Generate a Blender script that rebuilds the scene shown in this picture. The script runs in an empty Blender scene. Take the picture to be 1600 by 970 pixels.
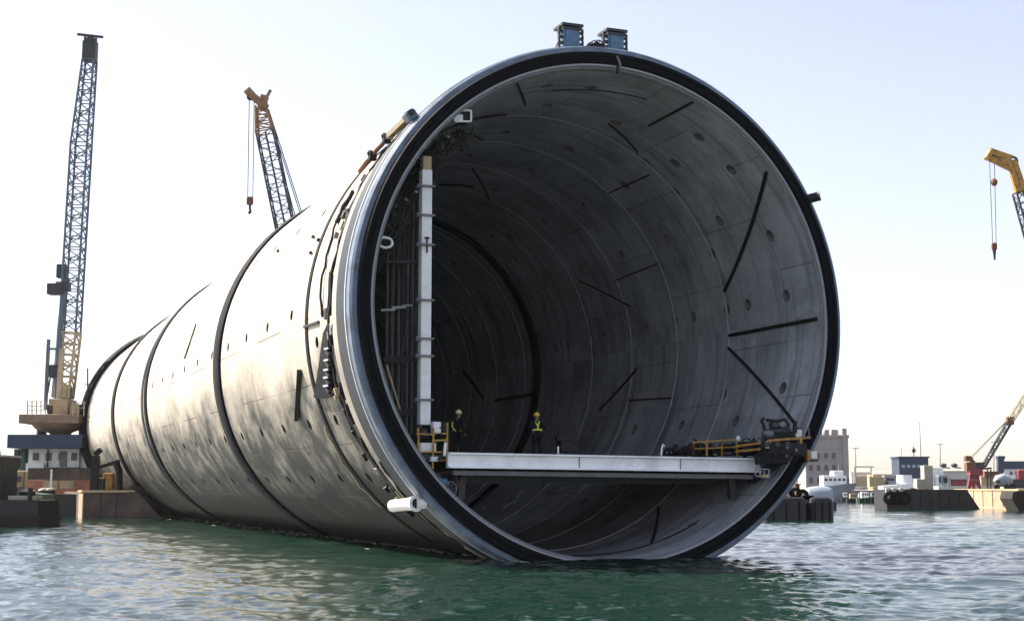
import bpy, bmesh, math, random
import numpy as np
from mathutils import Vector, Matrix
random.seed(7)
PI = math.pi
sc = bpy.context.scene
COL = sc.collection

# ------------------------------------------------------------------ camera frame
FPX, PITCH, CZ = 2200.0, 0.1246, 2.65           # focal length in photo pixels, upward pitch, eye height above the water
YAW = -0.3767                                   # heading of the tube axis
AX = (3.83, 52.856, 9.30)                       # centre of the tube mouth
AV = Vector((math.sin(YAW), math.cos(YAW), 0)); SV = Vector((math.cos(YAW), -math.sin(YAW), 0))
AC = Vector(AX); EYE = Vector((0, 0, CZ))

def ray(x, y):
    dx, dz = (x-800)/FPX, -(y-485)/FPX
    c, s = math.cos(PITCH), math.sin(PITCH)
    return Vector((dx, c-dz*s, s+dz*c))
def at(x, y, Y):                                # world point at depth Y seen at photo pixel
    d = ray(x, y); return EYE + d*(Y/d.y)
def sea(x, y):                                  # world point on the water
    d = ray(x, y); return EYE + d*(-CZ/d.z)
def loc(p):
    v = Vector(p)-AC; return Vector((v.dot(SV), v.dot(AV), v.z))
def cylhit(x, y, R, far):
    o = loc(EYE); d = ray(x, y); d = Vector((d.dot(SV), d.dot(AV), d.z))
    a = d.x**2+d.z**2; b = o.x*d.x+o.z*d.z; c = o.x**2+o.z**2-R*R
    D = max(b*b-a*c, 0); k = (-b+(1 if far else -1)*math.sqrt(D))/a
    return o+d*k
def wall(x, y, R=9.2): return cylhit(x, y, R, True)
def skin(x, y, R=10.05): return cylhit(x, y, R, False)
def pl(x, y, t):                                # tube coordinates on the cross-section t metres inside the mouth
    o = loc(EYE); d = ray(x, y); d = Vector((d.dot(SV), d.dot(AV), d.z))
    return o+d*((t-o.y)/d.y)
def pol(deg, r, t):
    a = math.radians(deg); return Vector((r*math.cos(a), t, r*math.sin(a)))

# ------------------------------------------------------------------ materials
def pm(name, col, rough=.6, metal=0.0, var=.25, scale=1.2, bump=0.0, dirt=None, dirt_amt=.5, dscale=.6, spec=.5):
    m = bpy.data.materials.new(name); m.use_nodes = True
    nt = m.node_tree; N = nt.nodes; L = nt.links
    b = N['Principled BSDF']; b.inputs['Roughness'].default_value = rough; b.inputs['Metallic'].default_value = metal
    b.inputs['Specular IOR Level'].default_value = spec
    tc = N.new('ShaderNodeTexCoord')
    n = N.new('ShaderNodeTexNoise'); n.inputs['Scale'].default_value = scale; n.inputs['Detail'].default_value = 6; n.inputs['Roughness'].default_value = .65
    L.new(tc.outputs['Object'], n.inputs['Vector'])
    r = N.new('ShaderNodeMapRange'); r.inputs[1].default_value = .3; r.inputs[2].default_value = .7
    r.inputs[3].default_value = 1-var; r.inputs[4].default_value = 1+var*.6
    L.new(n.outputs[0], r.inputs[0])
    mx = N.new('ShaderNodeMix'); mx.data_type = 'RGBA'; mx.blend_type = 'MULTIPLY'; mx.inputs[0].default_value = 1
    mx.inputs[6].default_value = (*col, 1); L.new(r.outputs[0], mx.inputs[7])
    out = mx.outputs[2]
    if dirt:
        n2 = N.new('ShaderNodeTexNoise'); n2.inputs['Scale'].default_value = dscale; n2.inputs['Detail'].default_value = 8; n2.inputs['Roughness'].default_value = .7
        L.new(tc.outputs['Object'], n2.inputs['Vector'])
        r2 = N.new('ShaderNodeMapRange'); r2.inputs[1].default_value = .48; r2.inputs[2].default_value = .66; r2.inputs[4].default_value = dirt_amt
        L.new(n2.outputs[0], r2.inputs[0])
        m2 = N.new('ShaderNodeMix'); m2.data_type = 'RGBA'; L.new(r2.outputs[0], m2.inputs[0]); L.new(out, m2.inputs[6]); m2.inputs[7].default_value = (*dirt, 1)
        out = m2.outputs[2]
    L.new(out, b.inputs['Base Color'])
    rr = N.new('ShaderNodeMapRange'); rr.inputs[3].default_value = max(0, rough-.12); rr.inputs[4].default_value = min(1, rough+.12); L.new(n.outputs[0], rr.inputs[0]); L.new(rr.outputs[0], b.inputs['Roughness'])
    if bump:
        bp = N.new('ShaderNodeBump'); bp.inputs['Strength'].default_value = bump; bp.inputs['Distance'].default_value = .05
        L.new(n.outputs[0], bp.inputs['Height']); L.new(bp.outputs[0], b.inputs['Normal'])
    return m

M = dict(
    steel_blue=pm('blue_grey_steel', (.14, .19, .26), .45, .2, .35, 1.5, .1, (.05, .06, .075), .75, .7),
    box_blue=pm('blue_painted_steel', (.085, .175, .28), .45, .1, .3, 2.5, .05, (.04, .07, .11), .5, 1.5),
    rubber=pm('black_rubber', (.002, .003, .006), .7, 0, .3, 2.0, .05, spec=.10),
    band=pm('dark_joint_rubber', (.008, .010, .016), .75, 0, .35, 1.5, .1, (.03, .027, .025), .4, .8, spec=.12),
    teal=pm('dark_teal_steel', (.022, .034, .046), .6, 0, .35, 1.2, .1, (.05, .048, .045), .5, .8, spec=.25),
    rim=pm('pale_rim_concrete', (.38, .41, .44), .45, 0, .2, 2.0, .1, (.2, .2, .2), .5, 1.0),
    lip=pm('damp_lip_concrete', (.20, .215, .23), .6, 0, .25, 1.5, .1, (.1, .1, .1), .5, .8),
    edge=pm('worn_bright_steel_edge', (.55, .57, .60), .4, .3, .25, 2.0, .1, (.2, .2, .22), .4, 1.2),
    pocket=pm('pocket_shade_grey', (.16, .165, .17), .8, 0, .3, 3.0, .1),  # darker tone painted in for shade inside the lining recesses
    hull_glint=pm('pale_hull_glint', (.50, .47, .36), .7, 0, .2, 2.0),  # colour of the hull's reflection laid on the water
    ochre=pm('ochre_painted_steel', (.30, .16, .06), .6, .1, .35, 1.5, .1, (.14, .07, .035), .6, .9),
    hole_shade=pm('pocket_shade_dark', (.035, .033, .03), .8, 0, .3, 3.0, .1),  # dark tone painted in for shade inside the outer recesses
    white=pm('white_paint', (.88, .89, .88), .45, 0, .10, 2.0, .02, (.45, .43, .40), .35, 1.2),
    alu=pm('white_beam_paint', (.90, .92, .93), .4, .0, .06, 1.3, .03, (.40, .41, .42), .4, .9),
    black=pm('black_steel', (.013, .013, .015), .55, .2, .35, 3.0, .1, spec=.35),
    dark=pm('dark_grey_steel', (.045, .047, .05), .55, .3, .35, 2.0, .1),
    grey=pm('mid_grey_steel', (.16, .17, .18), .5, .3, .3, 2.0, .1),
    pipe=pm('dark_pipe', (.05, .052, .05), .5, .3, .4, 2.5, .1, (.18, .14, .09), .5, 1.4),
    cable=pm('cable_black', (.012, .011, .010), .7, 0, .5, 6.0, .0, (.05, .042, .034), .5, 5.0),
    yellow=pm('yellow_paint', (.50, .26, .035), .5, 0, .25, 3.0, .05, (.07, .045, .025), .75, 2.0),
    tan=pm('tan_paint', (.48, .38, .22), .6, 0, .25, 1.0, .05, (.22, .14, .08), .5, .7),
    rust=pm('rusty_steel', (.20, .085, .045), .8, .1, .4, 1.5, .2, (.06, .035, .025), .5, .9),
    brownsteel=pm('brown_steel', (.26, .19, .14), .7, .1, .35, .8, .1, (.16, .08, .05), .6, .6),
    lattice=pm('blue_grey_lattice', (.10, .14, .18), .55, .2, .25, .8, 0),
    lattice_dark=pm('dark_lattice', (.05, .06, .07), .6, .2, .25, .8, 0),
    cream=pm('cream_lattice', (.50, .42, .28), .6, .1, .25, .8, 0, (.2, .12, .06), .5, .6),
    navy=pm('navy_cladding', (.025, .045, .085), .6, 0, .2, .5, .05),
    navyhull=pm('dark_navy_hull', (.006, .007, .011), .5, 0, .35, .7, .15, (.016, .013, .011), .5, .5),
    darkhull=pm('dark_brown_hull', (.010, .008, .007), .7, 0, .4, .6, .2, (.030, .020, .014), .5, .5),
    hullgrey=pm('grey_hull', (.20, .23, .27), .5, 0, .15, .6, .05),
    brownhull=pm('brown_barge_side', (.085, .06, .05), .8, 0, .35, .5, .2, (.25, .18, .12), .5, .4),
    orange=pm('orange_boot_top', (.45, .17, .09), .7, 0, .3, .8, .1, (.2, .09, .05), .5, .5),
    tanhull=pm('tan_concrete_hull', (.42, .31, .21), .8, 0, .25, .5, .2, (.16, .10, .07), .6, .5),
    conc=pm('old_concrete', (.40, .37, .32), .85, 0, .25, .6, .2, (.15, .13, .11), .5, .5),
    tower=pm('pinkish_concrete', (.34, .30, .30), .85, 0, .25, .25, .2, (.2, .17, .17), .5, .3),
    red=pm('red_paint', (.26, .035, .04), .55, 0, .3, 1.5, .05, (.10, .03, .03), .5, .9),
    glass=pm('dark_window', (.03, .04, .05), .12, 0, .1, 2, 0),
    green=pm('dark_green_paint', (.03, .08, .06), .6, 0, .3, 1.5, .05),
    bluevalve=pm('blue_valve_paint', (.10, .25, .50), .45, 0, .2, 3, 0),
    dome=pm('pale_blue_grey_paint', (.30, .36, .42), .5, 0, .2, .8, .05),
    cloth=pm('black_work_clothes', (.010, .011, .015), .9, 0, .3, 9, .2, spec=.2),
    hivis=pm('reflective_yellow_tape', (.80, .92, .14), .5, 0, .1, 4, 0),
    helmet_y=pm('yellow_helmet', (.75, .55, .06), .35, 0, .08, 4, 0),
    helmet_w=pm('pale_yellow_helmet', (.72, .74, .42), .35, 0, .08, 4, 0),
    skin=pm('skin', (.30, .17, .11), .6, 0, .1, 9, 0),
    boots=pm('black_boots', (.015, .013, .012), .6, 0, .2, 6, .1),
    wood=pm('weathered_timber', (.12, .09, .065), .9, 0, .4, 2, .3),
    land=pm('far_ground', (.30, .26, .22), .95, 0, .3, .05, 0),
    shed=pm('pale_shed', (.52, .50, .47), .8, 0, .15, .2, 0),
)

def concrete(name, base, stain, streak, rough, joint_dark, inner=False):
    """cast concrete rings: joints on a 4.9 m ring grid, formwork lines, streaks running down, blotches"""
    m = bpy.data.materials.new(name); m.use_nodes = True
    nt = m.node_tree; N = nt.nodes; L = nt.links; b = N['Principled BSDF']
    uv = N.new('ShaderNodeUVMap')
    def mapping(sx, sy, ox=0, oy=0):
        q = N.new('ShaderNodeMapping'); q.inputs['Scale'].default_value = (sx, sy, 1); q.inputs['Location'].default_value = (ox, oy, 0)
        L.new(uv.outputs[0], q.inputs['Vector']); return q.outputs[0]
    def noise(vec, sc_, det=6, ro=.6):
        q = N.new('ShaderNodeTexNoise'); q.inputs['Scale'].default_value = sc_; q.inputs['Detail'].default_value = det; q.inputs['Roughness'].default_value = ro
        L.new(vec, q.inputs['Vector']); return q.outputs[0]
    def rng(v, a, b_, c, d):
        q = N.new('ShaderNodeMapRange'); q.inputs[1].default_value = a; q.inputs[2].default_value = b_; q.inputs[3].default_value = c; q.inputs[4].default_value = d
        L.new(v, q.inputs[0]); return q.outputs[0]
    def mix(f, a, c, blend='MIX'):
        q = N.new('ShaderNodeMix'); q.data_type = 'RGBA'; q.blend_type = blend
        for i, v in ((0, f), (6, a), (7, c)):
            if isinstance(v, (int, float)): q.inputs[i].default_value = v
            elif isinstance(v, tuple): q.inputs[i].default_value = (*v, 1)
            else: L.new(v, q.inputs[i])
        return q.outputs[2]
    def brick(vec, w, h, mortar, off=.5):
        q = N.new('ShaderNodeTexBrick'); q.offset = off; q.inputs['Scale'].default_value = 1
        q.inputs['Brick Width'].default_value = w; q.inputs['Row Height'].default_value = h; q.inputs['Mortar Size'].default_value = mortar; q.inputs['Mortar Smooth'].default_value = .4
        L.new(vec, q.inputs['Vector'])
        q.inputs['Color1'].default_value = (.2, .2, .2, 1); q.inputs['Color2'].default_value = (.8, .8, .8, 1)
        return q
    raw = mapping(1, 1)
    big = noise(raw, .22, 7, .62)
    fine = noise(raw, 2.2, 8, .7)
    strk = noise(mapping(.16, 1.6), 1.0, 6, .6)           # long round the ring, short along the tube
    strk2 = noise(mapping(.05, 2.6, 5, 3), 1.0, 4, .6)
    b1 = brick(raw, 5.236 if not inner else 4.84, 4.9, .045)
    b2 = brick(raw, 2.618 if not inner else 2.42, 1.225, .016, 0)
    c = mix(rng(big, .35, .68, 0, 1), base, tuple(x*(.80 if not inner else .50) for x in base))
    if inner: c = mix(rng(noise(mapping(.5, .5, 7, 2), 1.0, 7, .65), .5, .7, 0, .45), c, (.64, .69, .73))
    tone = N.new('ShaderNodeSeparateColor'); L.new(b2.outputs['Color'], tone.inputs[0])
    tone1 = N.new('ShaderNodeSeparateColor'); L.new(b1.outputs['Color'], tone1.inputs[0])
    c = mix(1.0, c, rng(tone.outputs[0], .2, .8, .93, 1.05), 'MULTIPLY')
    c = mix(1.0, c, rng(tone1.outputs[0], .2, .8, .93, 1.05), 'MULTIPLY')
    c = mix(rng(strk, .52, .74, 0, streak), c, stain)
    c = mix(rng(strk2, .56, .70, 0, streak*.8), c, tuple(x*.7 for x in stain))
    c = mix(1.0, c, rng(fine, .3, .7, .86, 1.10), 'MULTIPLY')
    # lower flank: painted shade and caustic light, ragged upper edge, damp band at waterline
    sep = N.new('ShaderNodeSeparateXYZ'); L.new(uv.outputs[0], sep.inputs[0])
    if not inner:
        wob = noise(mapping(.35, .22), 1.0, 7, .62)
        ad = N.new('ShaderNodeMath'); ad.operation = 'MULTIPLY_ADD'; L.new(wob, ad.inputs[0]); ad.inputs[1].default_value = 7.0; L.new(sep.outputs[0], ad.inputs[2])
        flank_shade = rng(ad.outputs[0], 36.2, 38.6, 0, 1)
        caustics = noise(mapping(.5, .62, 2, 9), 1.0, 10, .68)
        flank_tone = mix(rng(caustics, .45, .66, 0, 1), (.026, .031, .033), (.38, .355, .30))
        flank_tone = mix(rng(fine, .35, .7, 0, .5), flank_tone, (.06, .075, .065))
        q = N.new('ShaderNodeMath'); q.operation = 'MULTIPLY'; L.new(flank_shade, q.inputs[0]); q.inputs[1].default_value = .95
        c = mix(q.outputs[0], c, flank_tone)
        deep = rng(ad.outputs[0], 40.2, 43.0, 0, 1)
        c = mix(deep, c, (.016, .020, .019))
    j = N.new('ShaderNodeMath'); j.operation = 'MAXIMUM'; L.new(rng(b1.outputs['Fac'], 0, 1, 0, joint_dark), j.inputs[0]); L.new(rng(b2.outputs['Fac'], 0, 1, 0, joint_dark*.42), j.inputs[1])
    jn = N.new('ShaderNodeMath'); jn.operation = 'MULTIPLY'; L.new(j.outputs[0], jn.inputs[0]); L.new(rng(big, .3, .6, .25, 1.1), jn.inputs[1])
    c = mix(jn.outputs[0], c, tuple(x*.35 for x in stain))
    L.new(c, b.inputs['Base Color'])
    if not inner:
        q2 = N.new('ShaderNodeMapRange'); q2.inputs[3].default_value = rough; q2.inputs[4].default_value = .55; sp_ = rng(flank_shade, 0, 1, .5, .14); L.new(sp_, b.inputs['Specular IOR Level']); L.new(flank_shade, q2.inputs[0]); L.new(q2.outputs[0], b.inputs['Roughness'])
    else:
        L.new(rng(big, .3, .7, rough-.15, rough+.1), b.inputs['Roughness'])
    bp = N.new('ShaderNodeBump'); bp.inputs['Strength'].default_value = .35; bp.inputs['Distance'].default_value = .05
    h = N.new('ShaderNodeMath'); h.operation = 'SUBTRACT'; L.new(fine, h.inputs[0]); L.new(j.outputs[0], h.inputs[1])
    h2 = N.new('ShaderNodeMath'); h2.operation = 'MULTIPLY_ADD'; L.new(big, h2.inputs[0]); h2.inputs[1].default_value = 2.0; L.new(h.outputs[0], h2.inputs[2])
    L.new(h2.outputs[0], bp.inputs['Height']); L.new(bp.outputs[0], b.inputs['Normal'])
    return m
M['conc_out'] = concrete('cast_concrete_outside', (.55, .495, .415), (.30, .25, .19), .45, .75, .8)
M['conc_in'] = concrete('cast_concrete_inside', (.48, .52, .55), (.115, .125, .135), .80, .55, .38, True)

# ------------------------------------------------------------------ mesh builder
BASE = {}
class MB:
    def __init__(s): s.v = []; s.f = []; s.sm = []; s.uv = None
    def add(s, vs, fs, smooth=False):
        k = len(s.v); s.v += [tuple(p) for p in vs]
        s.f += [tuple(i+k for i in q) for q in fs]; s.sm += [smooth]*len(fs); return s
    def box(s, c, size, rz=0, ch=0.0, rot=None):
        c = Vector(c); x, y, z = (q/2 for q in size)
        R = rot if rot is not None else Matrix.Rotation(rz, 3, 'Z')
        if ch <= 0:
            P = [(-x,-y,-z),(x,-y,-z),(x,y,-z),(-x,y,-z),(-x,-y,z),(x,-y,z),(x,y,z),(-x,y,z)]
            F = [(0,3,2,1),(4,5,6,7),(0,1,5,4),(1,2,6,5),(2,3,7,6),(3,0,4,7)]
            return s.add([c+R@Vector(p) for p in P], F)
        bm = bmesh.new(); bmesh.ops.create_cube(bm, size=1)
        for v in bm.verts: v.co = Vector((v.co.x*2*x, v.co.y*2*y, v.co.z*2*z))
        bmesh.ops.bevel(bm, geom=bm.edges[:], offset=min(ch, x*.9, y*.9, z*.9), segments=2, affect='EDGES', profile=.5)
        bm.verts.index_update()
        s.add([c+R@v.co for v in bm.verts], [[v.index for v in f.verts] for f in bm.faces]); bm.free(); return s
    def bar(s, a, b, w, h=None, up=(0, 0, 1)):
        a = Vector(a); b = Vector(b); h = h or w; d = (b-a)
        if d.length < 1e-6: return s
        d.normalize(); u = Vector(up)
        if abs(d.dot(u)) > .97: u = Vector((1, 0, 0)) if abs(d.x) < .9 else Vector((0, 1, 0))
        x = d.cross(u).normalized()*w/2; y = x.cross(d).normalized()*h/2
        P = [a-x-y, a+x-y, a+x+y, a-x+y, b-x-y, b+x-y, b+x+y, b-x+y]
        return s.add(P, [(0,3,2,1),(4,5,6,7),(0,1,5,4),(1,2,6,5),(2,3,7,6),(3,0,4,7)])
    def tube(s, pts, r, n=8, closed=False):
        pts = [Vector(p) for p in pts]; m = len(pts); rs = r if isinstance(r, (list, tuple)) else [r]*m
        k = len(s.v); fr = None; V = []
        for i, p in enumerate(pts):
            if closed: d = pts[(i+1) % m]-pts[i-1]
            else: d = pts[min(i+1, m-1)]-pts[max(i-1, 0)]
            if d.length < 1e-9: d = Vector((0, 0, 1))
            d.normalize()
            if fr is None:
                fr = d.orthogonal().normalized()
            fr = (fr-d*fr.dot(d))
            if fr.length < 1e-6: fr = d.orthogonal()
            fr.normalize(); g = d.cross(fr)
            V += [p+(fr*math.cos(2*PI*j/n)+g*math.sin(2*PI*j/n))*rs[i] for j in range(n)]
        F = []
        for i in range(m if closed else m-1):
            a, b = i*n, ((i+1) % m)*n
            F += [(a+j, a+(j+1) % n, b+(j+1) % n, b+j) for j in range(n)]
        s.add(V, F, True)
        if not closed: s.add(V[:n], [tuple(range(n-1, -1, -1))]); s.add(V[-n:], [tuple(range(n))])
        return s
    def cyl(s, a, b, r0, r1=None, n=16):
        return s.tube([a, b], [r0, r0 if r1 is None else r1], n)
    def ring(s, c, axis, R, r, n=24, m=8):
        c = Vector(c); a = Vector(axis).normalized(); u = a.orthogonal().normalized(); w = a.cross(u)
        return s.tube([c+(u*math.cos(2*PI*i/n)+w*math.sin(2*PI*i/n))*R for i in range(n)], r, m, True)
    def prism(s, poly, ext):
        e = Vector(ext); P = [Vector(p) for p in poly]; n = len(P)
        return s.add(P+[p+e for p in P], [tuple(range(n-1, -1, -1)), tuple(range(n, 2*n))]+[(i, (i+1) % n, (i+1) % n+n, i+n) for i in range(n)])
    def ball(s, c, r, nu=14, nv=9, rot=None):
        c = Vector(c); r = r if isinstance(r, (tuple, list)) else (r, r, r); V = []; R = rot or Matrix.Identity(3)
        for j in range(nv+1):
            a = PI*j/nv
            V += [c+R@Vector((r[0]*math.sin(a)*math.cos(2*PI*i/nu), r[1]*math.sin(a)*math.sin(2*PI*i/nu), r[2]*math.cos(a))) for i in range(nu)]
        return s.add(V, [(j*nu+i, (j+1)*nu+i, (j+1)*nu+(i+1) % nu, j*nu+(i+1) % nu) for j in range(nv) for i in range(nu)], True)
    def build(s, name, mat, parent=None, base=None, bevel=0.0):
        b = BASE.get(parent.name, Vector((0, 0, 0))) if parent else Vector(base or (0, 0, 0))
        me = bpy.data.meshes.new(name)
        me.from_pydata([tuple(Vector(p)-b) for p in s.v], [], s.f); me.update()
        bm = bmesh.new(); bm.from_mesh(me); bmesh.ops.recalc_face_normals(bm, faces=bm.faces[:]); bm.to_mesh(me); bm.free()
        me.polygons.foreach_set('use_smooth', s.sm)
        me.materials.append(M[mat] if isinstance(mat, str) else mat)
        o = bpy.data.objects.new(name, me); COL.objects.link(o)
        if parent: o.parent = parent
        else: o.location = b
        BASE[o.name] = b
        return o

def tag(o, label=None, cat=None, group=None, kind=None):
    if label: o['label'] = label
    if cat: o['category'] = cat
    if group: o['group'] = group
    if kind: o['kind'] = kind
    return o
def thing(name, label, cat, base, group=None):                 # world-frame thing
    o = bpy.data.objects.new(name, None); COL.objects.link(o); o.location = base; o.empty_display_size = .5
    BASE[o.name] = Vector(base); return tag(o, label, cat, group)
def tthing(name, label, cat, base, group=None):                # thing whose geometry is written in tube coordinates
    b = Vector(base); o = bpy.data.objects.new(name, None); COL.objects.link(o)
    o.location = AC+SV*b.x+AV*b.y+Vector((0, 0, b.z)); o.rotation_euler = (0, 0, -YAW); o.empty_display_size = .5
    BASE[o.name] = b; return tag(o, label, cat, group)
def copy_tree(src, delta, label, group=None, name=None):
    c = src.copy(); COL.objects.link(c); c.location = src.location+Vector(delta); BASE[c.name] = BASE[src.name]
    c['label'] = label
    if group: c['group'] = group
    def rec(a, b):
        for ch in list(a.children):
            k = ch.copy(); COL.objects.link(k); k.parent = b; rec(ch, k)
    rec(src, c); return c
def tdelta(ds, dt, du): return SV*ds+AV*dt+Vector((0, 0, du))

# ------------------------------------------------------------------ the tunnel section
RO, RI, LEN = 10.0, 9.34, 110.0
tun = tthing('tunnel_section', 'huge grey concrete tunnel section floating on its side with its dark round mouth open', 'tunnel section', (0, 0, -10))

def shell(name, R, tlines, cells, depth, hr, mat, inward, nth=120):
    """cylinder with round pockets really sunk into it; cells = set of (theta index, t index) that carry a pocket"""
    stp = 360/nth; off = stp/2; V = []; F = []; SM = []; UV = []; DK = []
    bT = Vector((0, 0, -10))
    nt_ = len(tlines)
    idx = {}
    def P(i, r, t):
        a = math.radians(off+i*stp); return Vector((r*math.cos(a), t, r*math.sin(a)))
    for i in range(nth+1):
        for j in range(nt_):
            idx[i, j] = len(V); V.append(P(i, R, tlines[j])); UV.append((math.radians(off+i*stp)*R, tlines[j]-7.5+49))
    def av(th, r, t):
        a = math.radians(th); V.append(Vector((r*math.cos(a), t, r*math.sin(a)))); UV.append((a*R, t-7.5+49)); return len(V)-1
    for i in range(nth):
        for j in range(nt_-1):
            q = (idx[i, j], idx[i+1, j], idx[i+1, j+1], idx[i, j+1])
            if (i, j) not in cells:
                F.append(q); SM.append(True); continue
            th0 = off+(i+.5)*stp; t0 = (tlines[j]+tlines[j+1])/2
            n = 12; ang = [2*PI*k/n+PI/4 for k in range(n)]
            ringv = [av(th0+math.degrees(hr*math.cos(a)/R), R, t0+hr*math.sin(a)) for a in ang]
            # corners in the same order as the angles: 45, 135, 225, 315 degrees
            cor = [idx[i+1, j+1], idx[i, j+1], idx[i, j], idx[i+1, j]]
            for c in range(4):
                k0 = c*3
                F.append((cor[c], cor[(c+1) % 4], ringv[(k0+3) % n], ringv[(k0+2) % n], ringv[k0+1], ringv[k0])); SM.append(True)
            r2 = R+depth*(1 if inward else -1)
            lipv = [av(th0+math.degrees(hr*math.cos(a)/R), R, t0+hr*math.sin(a)) for a in ang]
            botv = [av(th0+math.degrees(hr*.8*math.cos(a)/R), r2, t0+hr*.8*math.sin(a)) for a in ang]
            for k in range(n):
                F.append((lipv[k], lipv[(k+1) % n], botv[(k+1) % n], botv[k])); SM.append(False); DK.append(len(F)-1)
            F.append(tuple(botv)); SM.append(False); DK.append(len(F)-1)
    me = bpy.data.meshes.new(name); me.from_pydata([tuple(v-bT) for v in V], [], F); me.update()
    ul = me.uv_layers.new(name='UVMap')
    for lp in me.loops: ul.data[lp.index].uv = UV[lp.vertex_index]
    me.polygons.foreach_set('use_smooth', SM)
    me.materials.append(M[mat])
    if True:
        me.materials.append(M['hole_shade' if not inward else 'pocket'])
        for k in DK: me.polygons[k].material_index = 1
    bm = bmesh.new(); bm.from_mesh(me)
    bmesh.ops.recalc_face_normals(bm, faces=bm.faces[:]); bm.to_mesh(me); bm.free()
    o = bpy.data.objects.new(name, me); COL.objects.link(o); o.parent = tun; BASE[o.name] = bT
    return o

def make_lines(start, holes, h, end):
    ls = {start, end}
    for t in holes: ls |= {t-h, t+h}
    ls = sorted(ls); out = []
    for a, b in zip(ls, ls[1:]):
        k = max(1, int((b-a)/1.3)); out += [a+(b-a)*q/k for q in range(k)]
    return out+[ls[-1]]
def ti(lines, t): return min(range(len(lines)-1), key=lambda j: abs((lines[j]+lines[j+1])/2-t))
def thi(deg, n=120): return int(round((deg-360/n)/(360/n))) % n

oh = [6.1+4.9*k for k in range(20)]+[5.5+4.9*0]
oh = [10.4+4.9*k for k in range(20)]+[6.0]
ol = make_lines(2.6, oh, .28, LEN)
oc = set()
for k in range(20):
    t = 10.4+4.9*k
    if t > LEN-2: continue
    for d in (177, 204, 219, 150, 120, 90, 60, 30, 3, 330): 
        if d == 177 and k in (11, 12, 14, 15, 17): continue
        if d == 204 and k > 9: continue
        oc.add((thi(d), ti(ol, t)))
for d in (186, 204, 219, 150, 120): oc.add((thi(d), ti(ol, 6.0)))
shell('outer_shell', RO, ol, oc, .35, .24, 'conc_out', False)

ih = [2.5+4.9*k for k in range(21)]+[5.6+4.9*k for k in range(21)]
il = make_lines(.12, ih, .33, LEN-1)
ic = set()
for k in range(14):
    for d in (9, 24, 42, 57, 87, 102, 123, 141, 159, 177, 195, 345, 318, 300, 240): ic.add((thi(d, 90), ti(il, 2.5+4.9*k)))
    for d in (9, 33, 51, 72, 93, 114, 132, 150, 168, 186, 336, 309, 285, 255): ic.add((thi(d, 90), ti(il, 5.6+4.9*k)))
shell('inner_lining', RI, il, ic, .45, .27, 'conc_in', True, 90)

def lathe(name, prof, mat, n=180, a0=0.0, a1=360.0, parent=None, smooth=True):
    """prof = closed list of (r, t); revolved about the tube axis"""
    mb = MB(); full = abs(a1-a0-360) < 1e-6; k = len(prof); V = []
    steps = n if full else n+1
    for i in range(steps):
        a = math.radians(a0+(a1-a0)*i/n)
        V += [Vector((r*math.cos(a), t, r*math.sin(a))) for r, t in prof]
    F = []
    for i in range(n):
        p, q = i*k, ((i+1) % steps)*k
        F += [(p+j, p+(j+1) % k, q+(j+1) % k, q+j) for j in range(k)]
    if not full: F += [tuple(range(k)), tuple((steps-1)*k+j for j in range(k))]
    mb.add(V, F, False)
    o = mb.build(name, mat, parent or tun)
    me = o.data
    me.polygons.foreach_set('use_smooth', [True]*len(me.polygons))
    try: me.set_sharp_from_angle(angle=math.radians(28))
    except Exception: pass
    return o
lathe('end_collar', [(9.97, .02), (10.17, .02), (10.25, .12), (10.26, .42), (10.26, .64), (10.0, .65)], 'steel_blue')
lathe('collar_edge', [(10.2, .52), (10.30, .53), (10.30, .625), (10.2, .635)], 'edge')
lathe('collar_skirt', [(9.98, .655), (10.25, .655), (10.25, 1.95), (9.98, 1.95)], 'teal')
lathe('concrete_lip', [(9.98, 1.955), (10.20, 1.955), (10.20, 2.75), (10.1, 2.85), (9.98, 2.85)], 'conc')
lathe('rubber_gasket', [(9.515, .06), (9.515, -.10), (9.56, -.17), (9.72, -.19), (9.74, -.15), (9.78, -.15), (9.80, -.19), (9.94, -.18), (9.985, -.08), (9.985, .06)], 'rubber')
lathe('lining_lip', [(9.425, .045), (9.37, .03), (9.335, .07), (9.335, .13), (9.51, .13), (9.51, .11)], 'lip')
lathe('mouth_rim', [(9.51, -.06), (9.44, -.07), (9.43, .04), (9.51, .1)], 'rim')
lathe('recess_band', [(9.90, 2.86), (10.04, 2.86), (10.04, 3.45), (9.90, 3.45)], 'teal')
for t, w, h, mt in ((7.55, .42, .06, 'band'), (27.9, 1.5, .20, 'band'), (58.0, .9, .16, 'band'), (60.2, .7, .10, 'teal'), (80.4, 1.5, .18, 'band'), (108.4, 3.0, .62, 'band')):
    lathe('joint_band', [(9.95, t-w/2), (10+h*.6, t-w/2), (10+h, t-w*.35), (10+h, t+w*.35), (10+h*.6, t+w/2), (9.95, t+w/2)], mt, 150)
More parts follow.
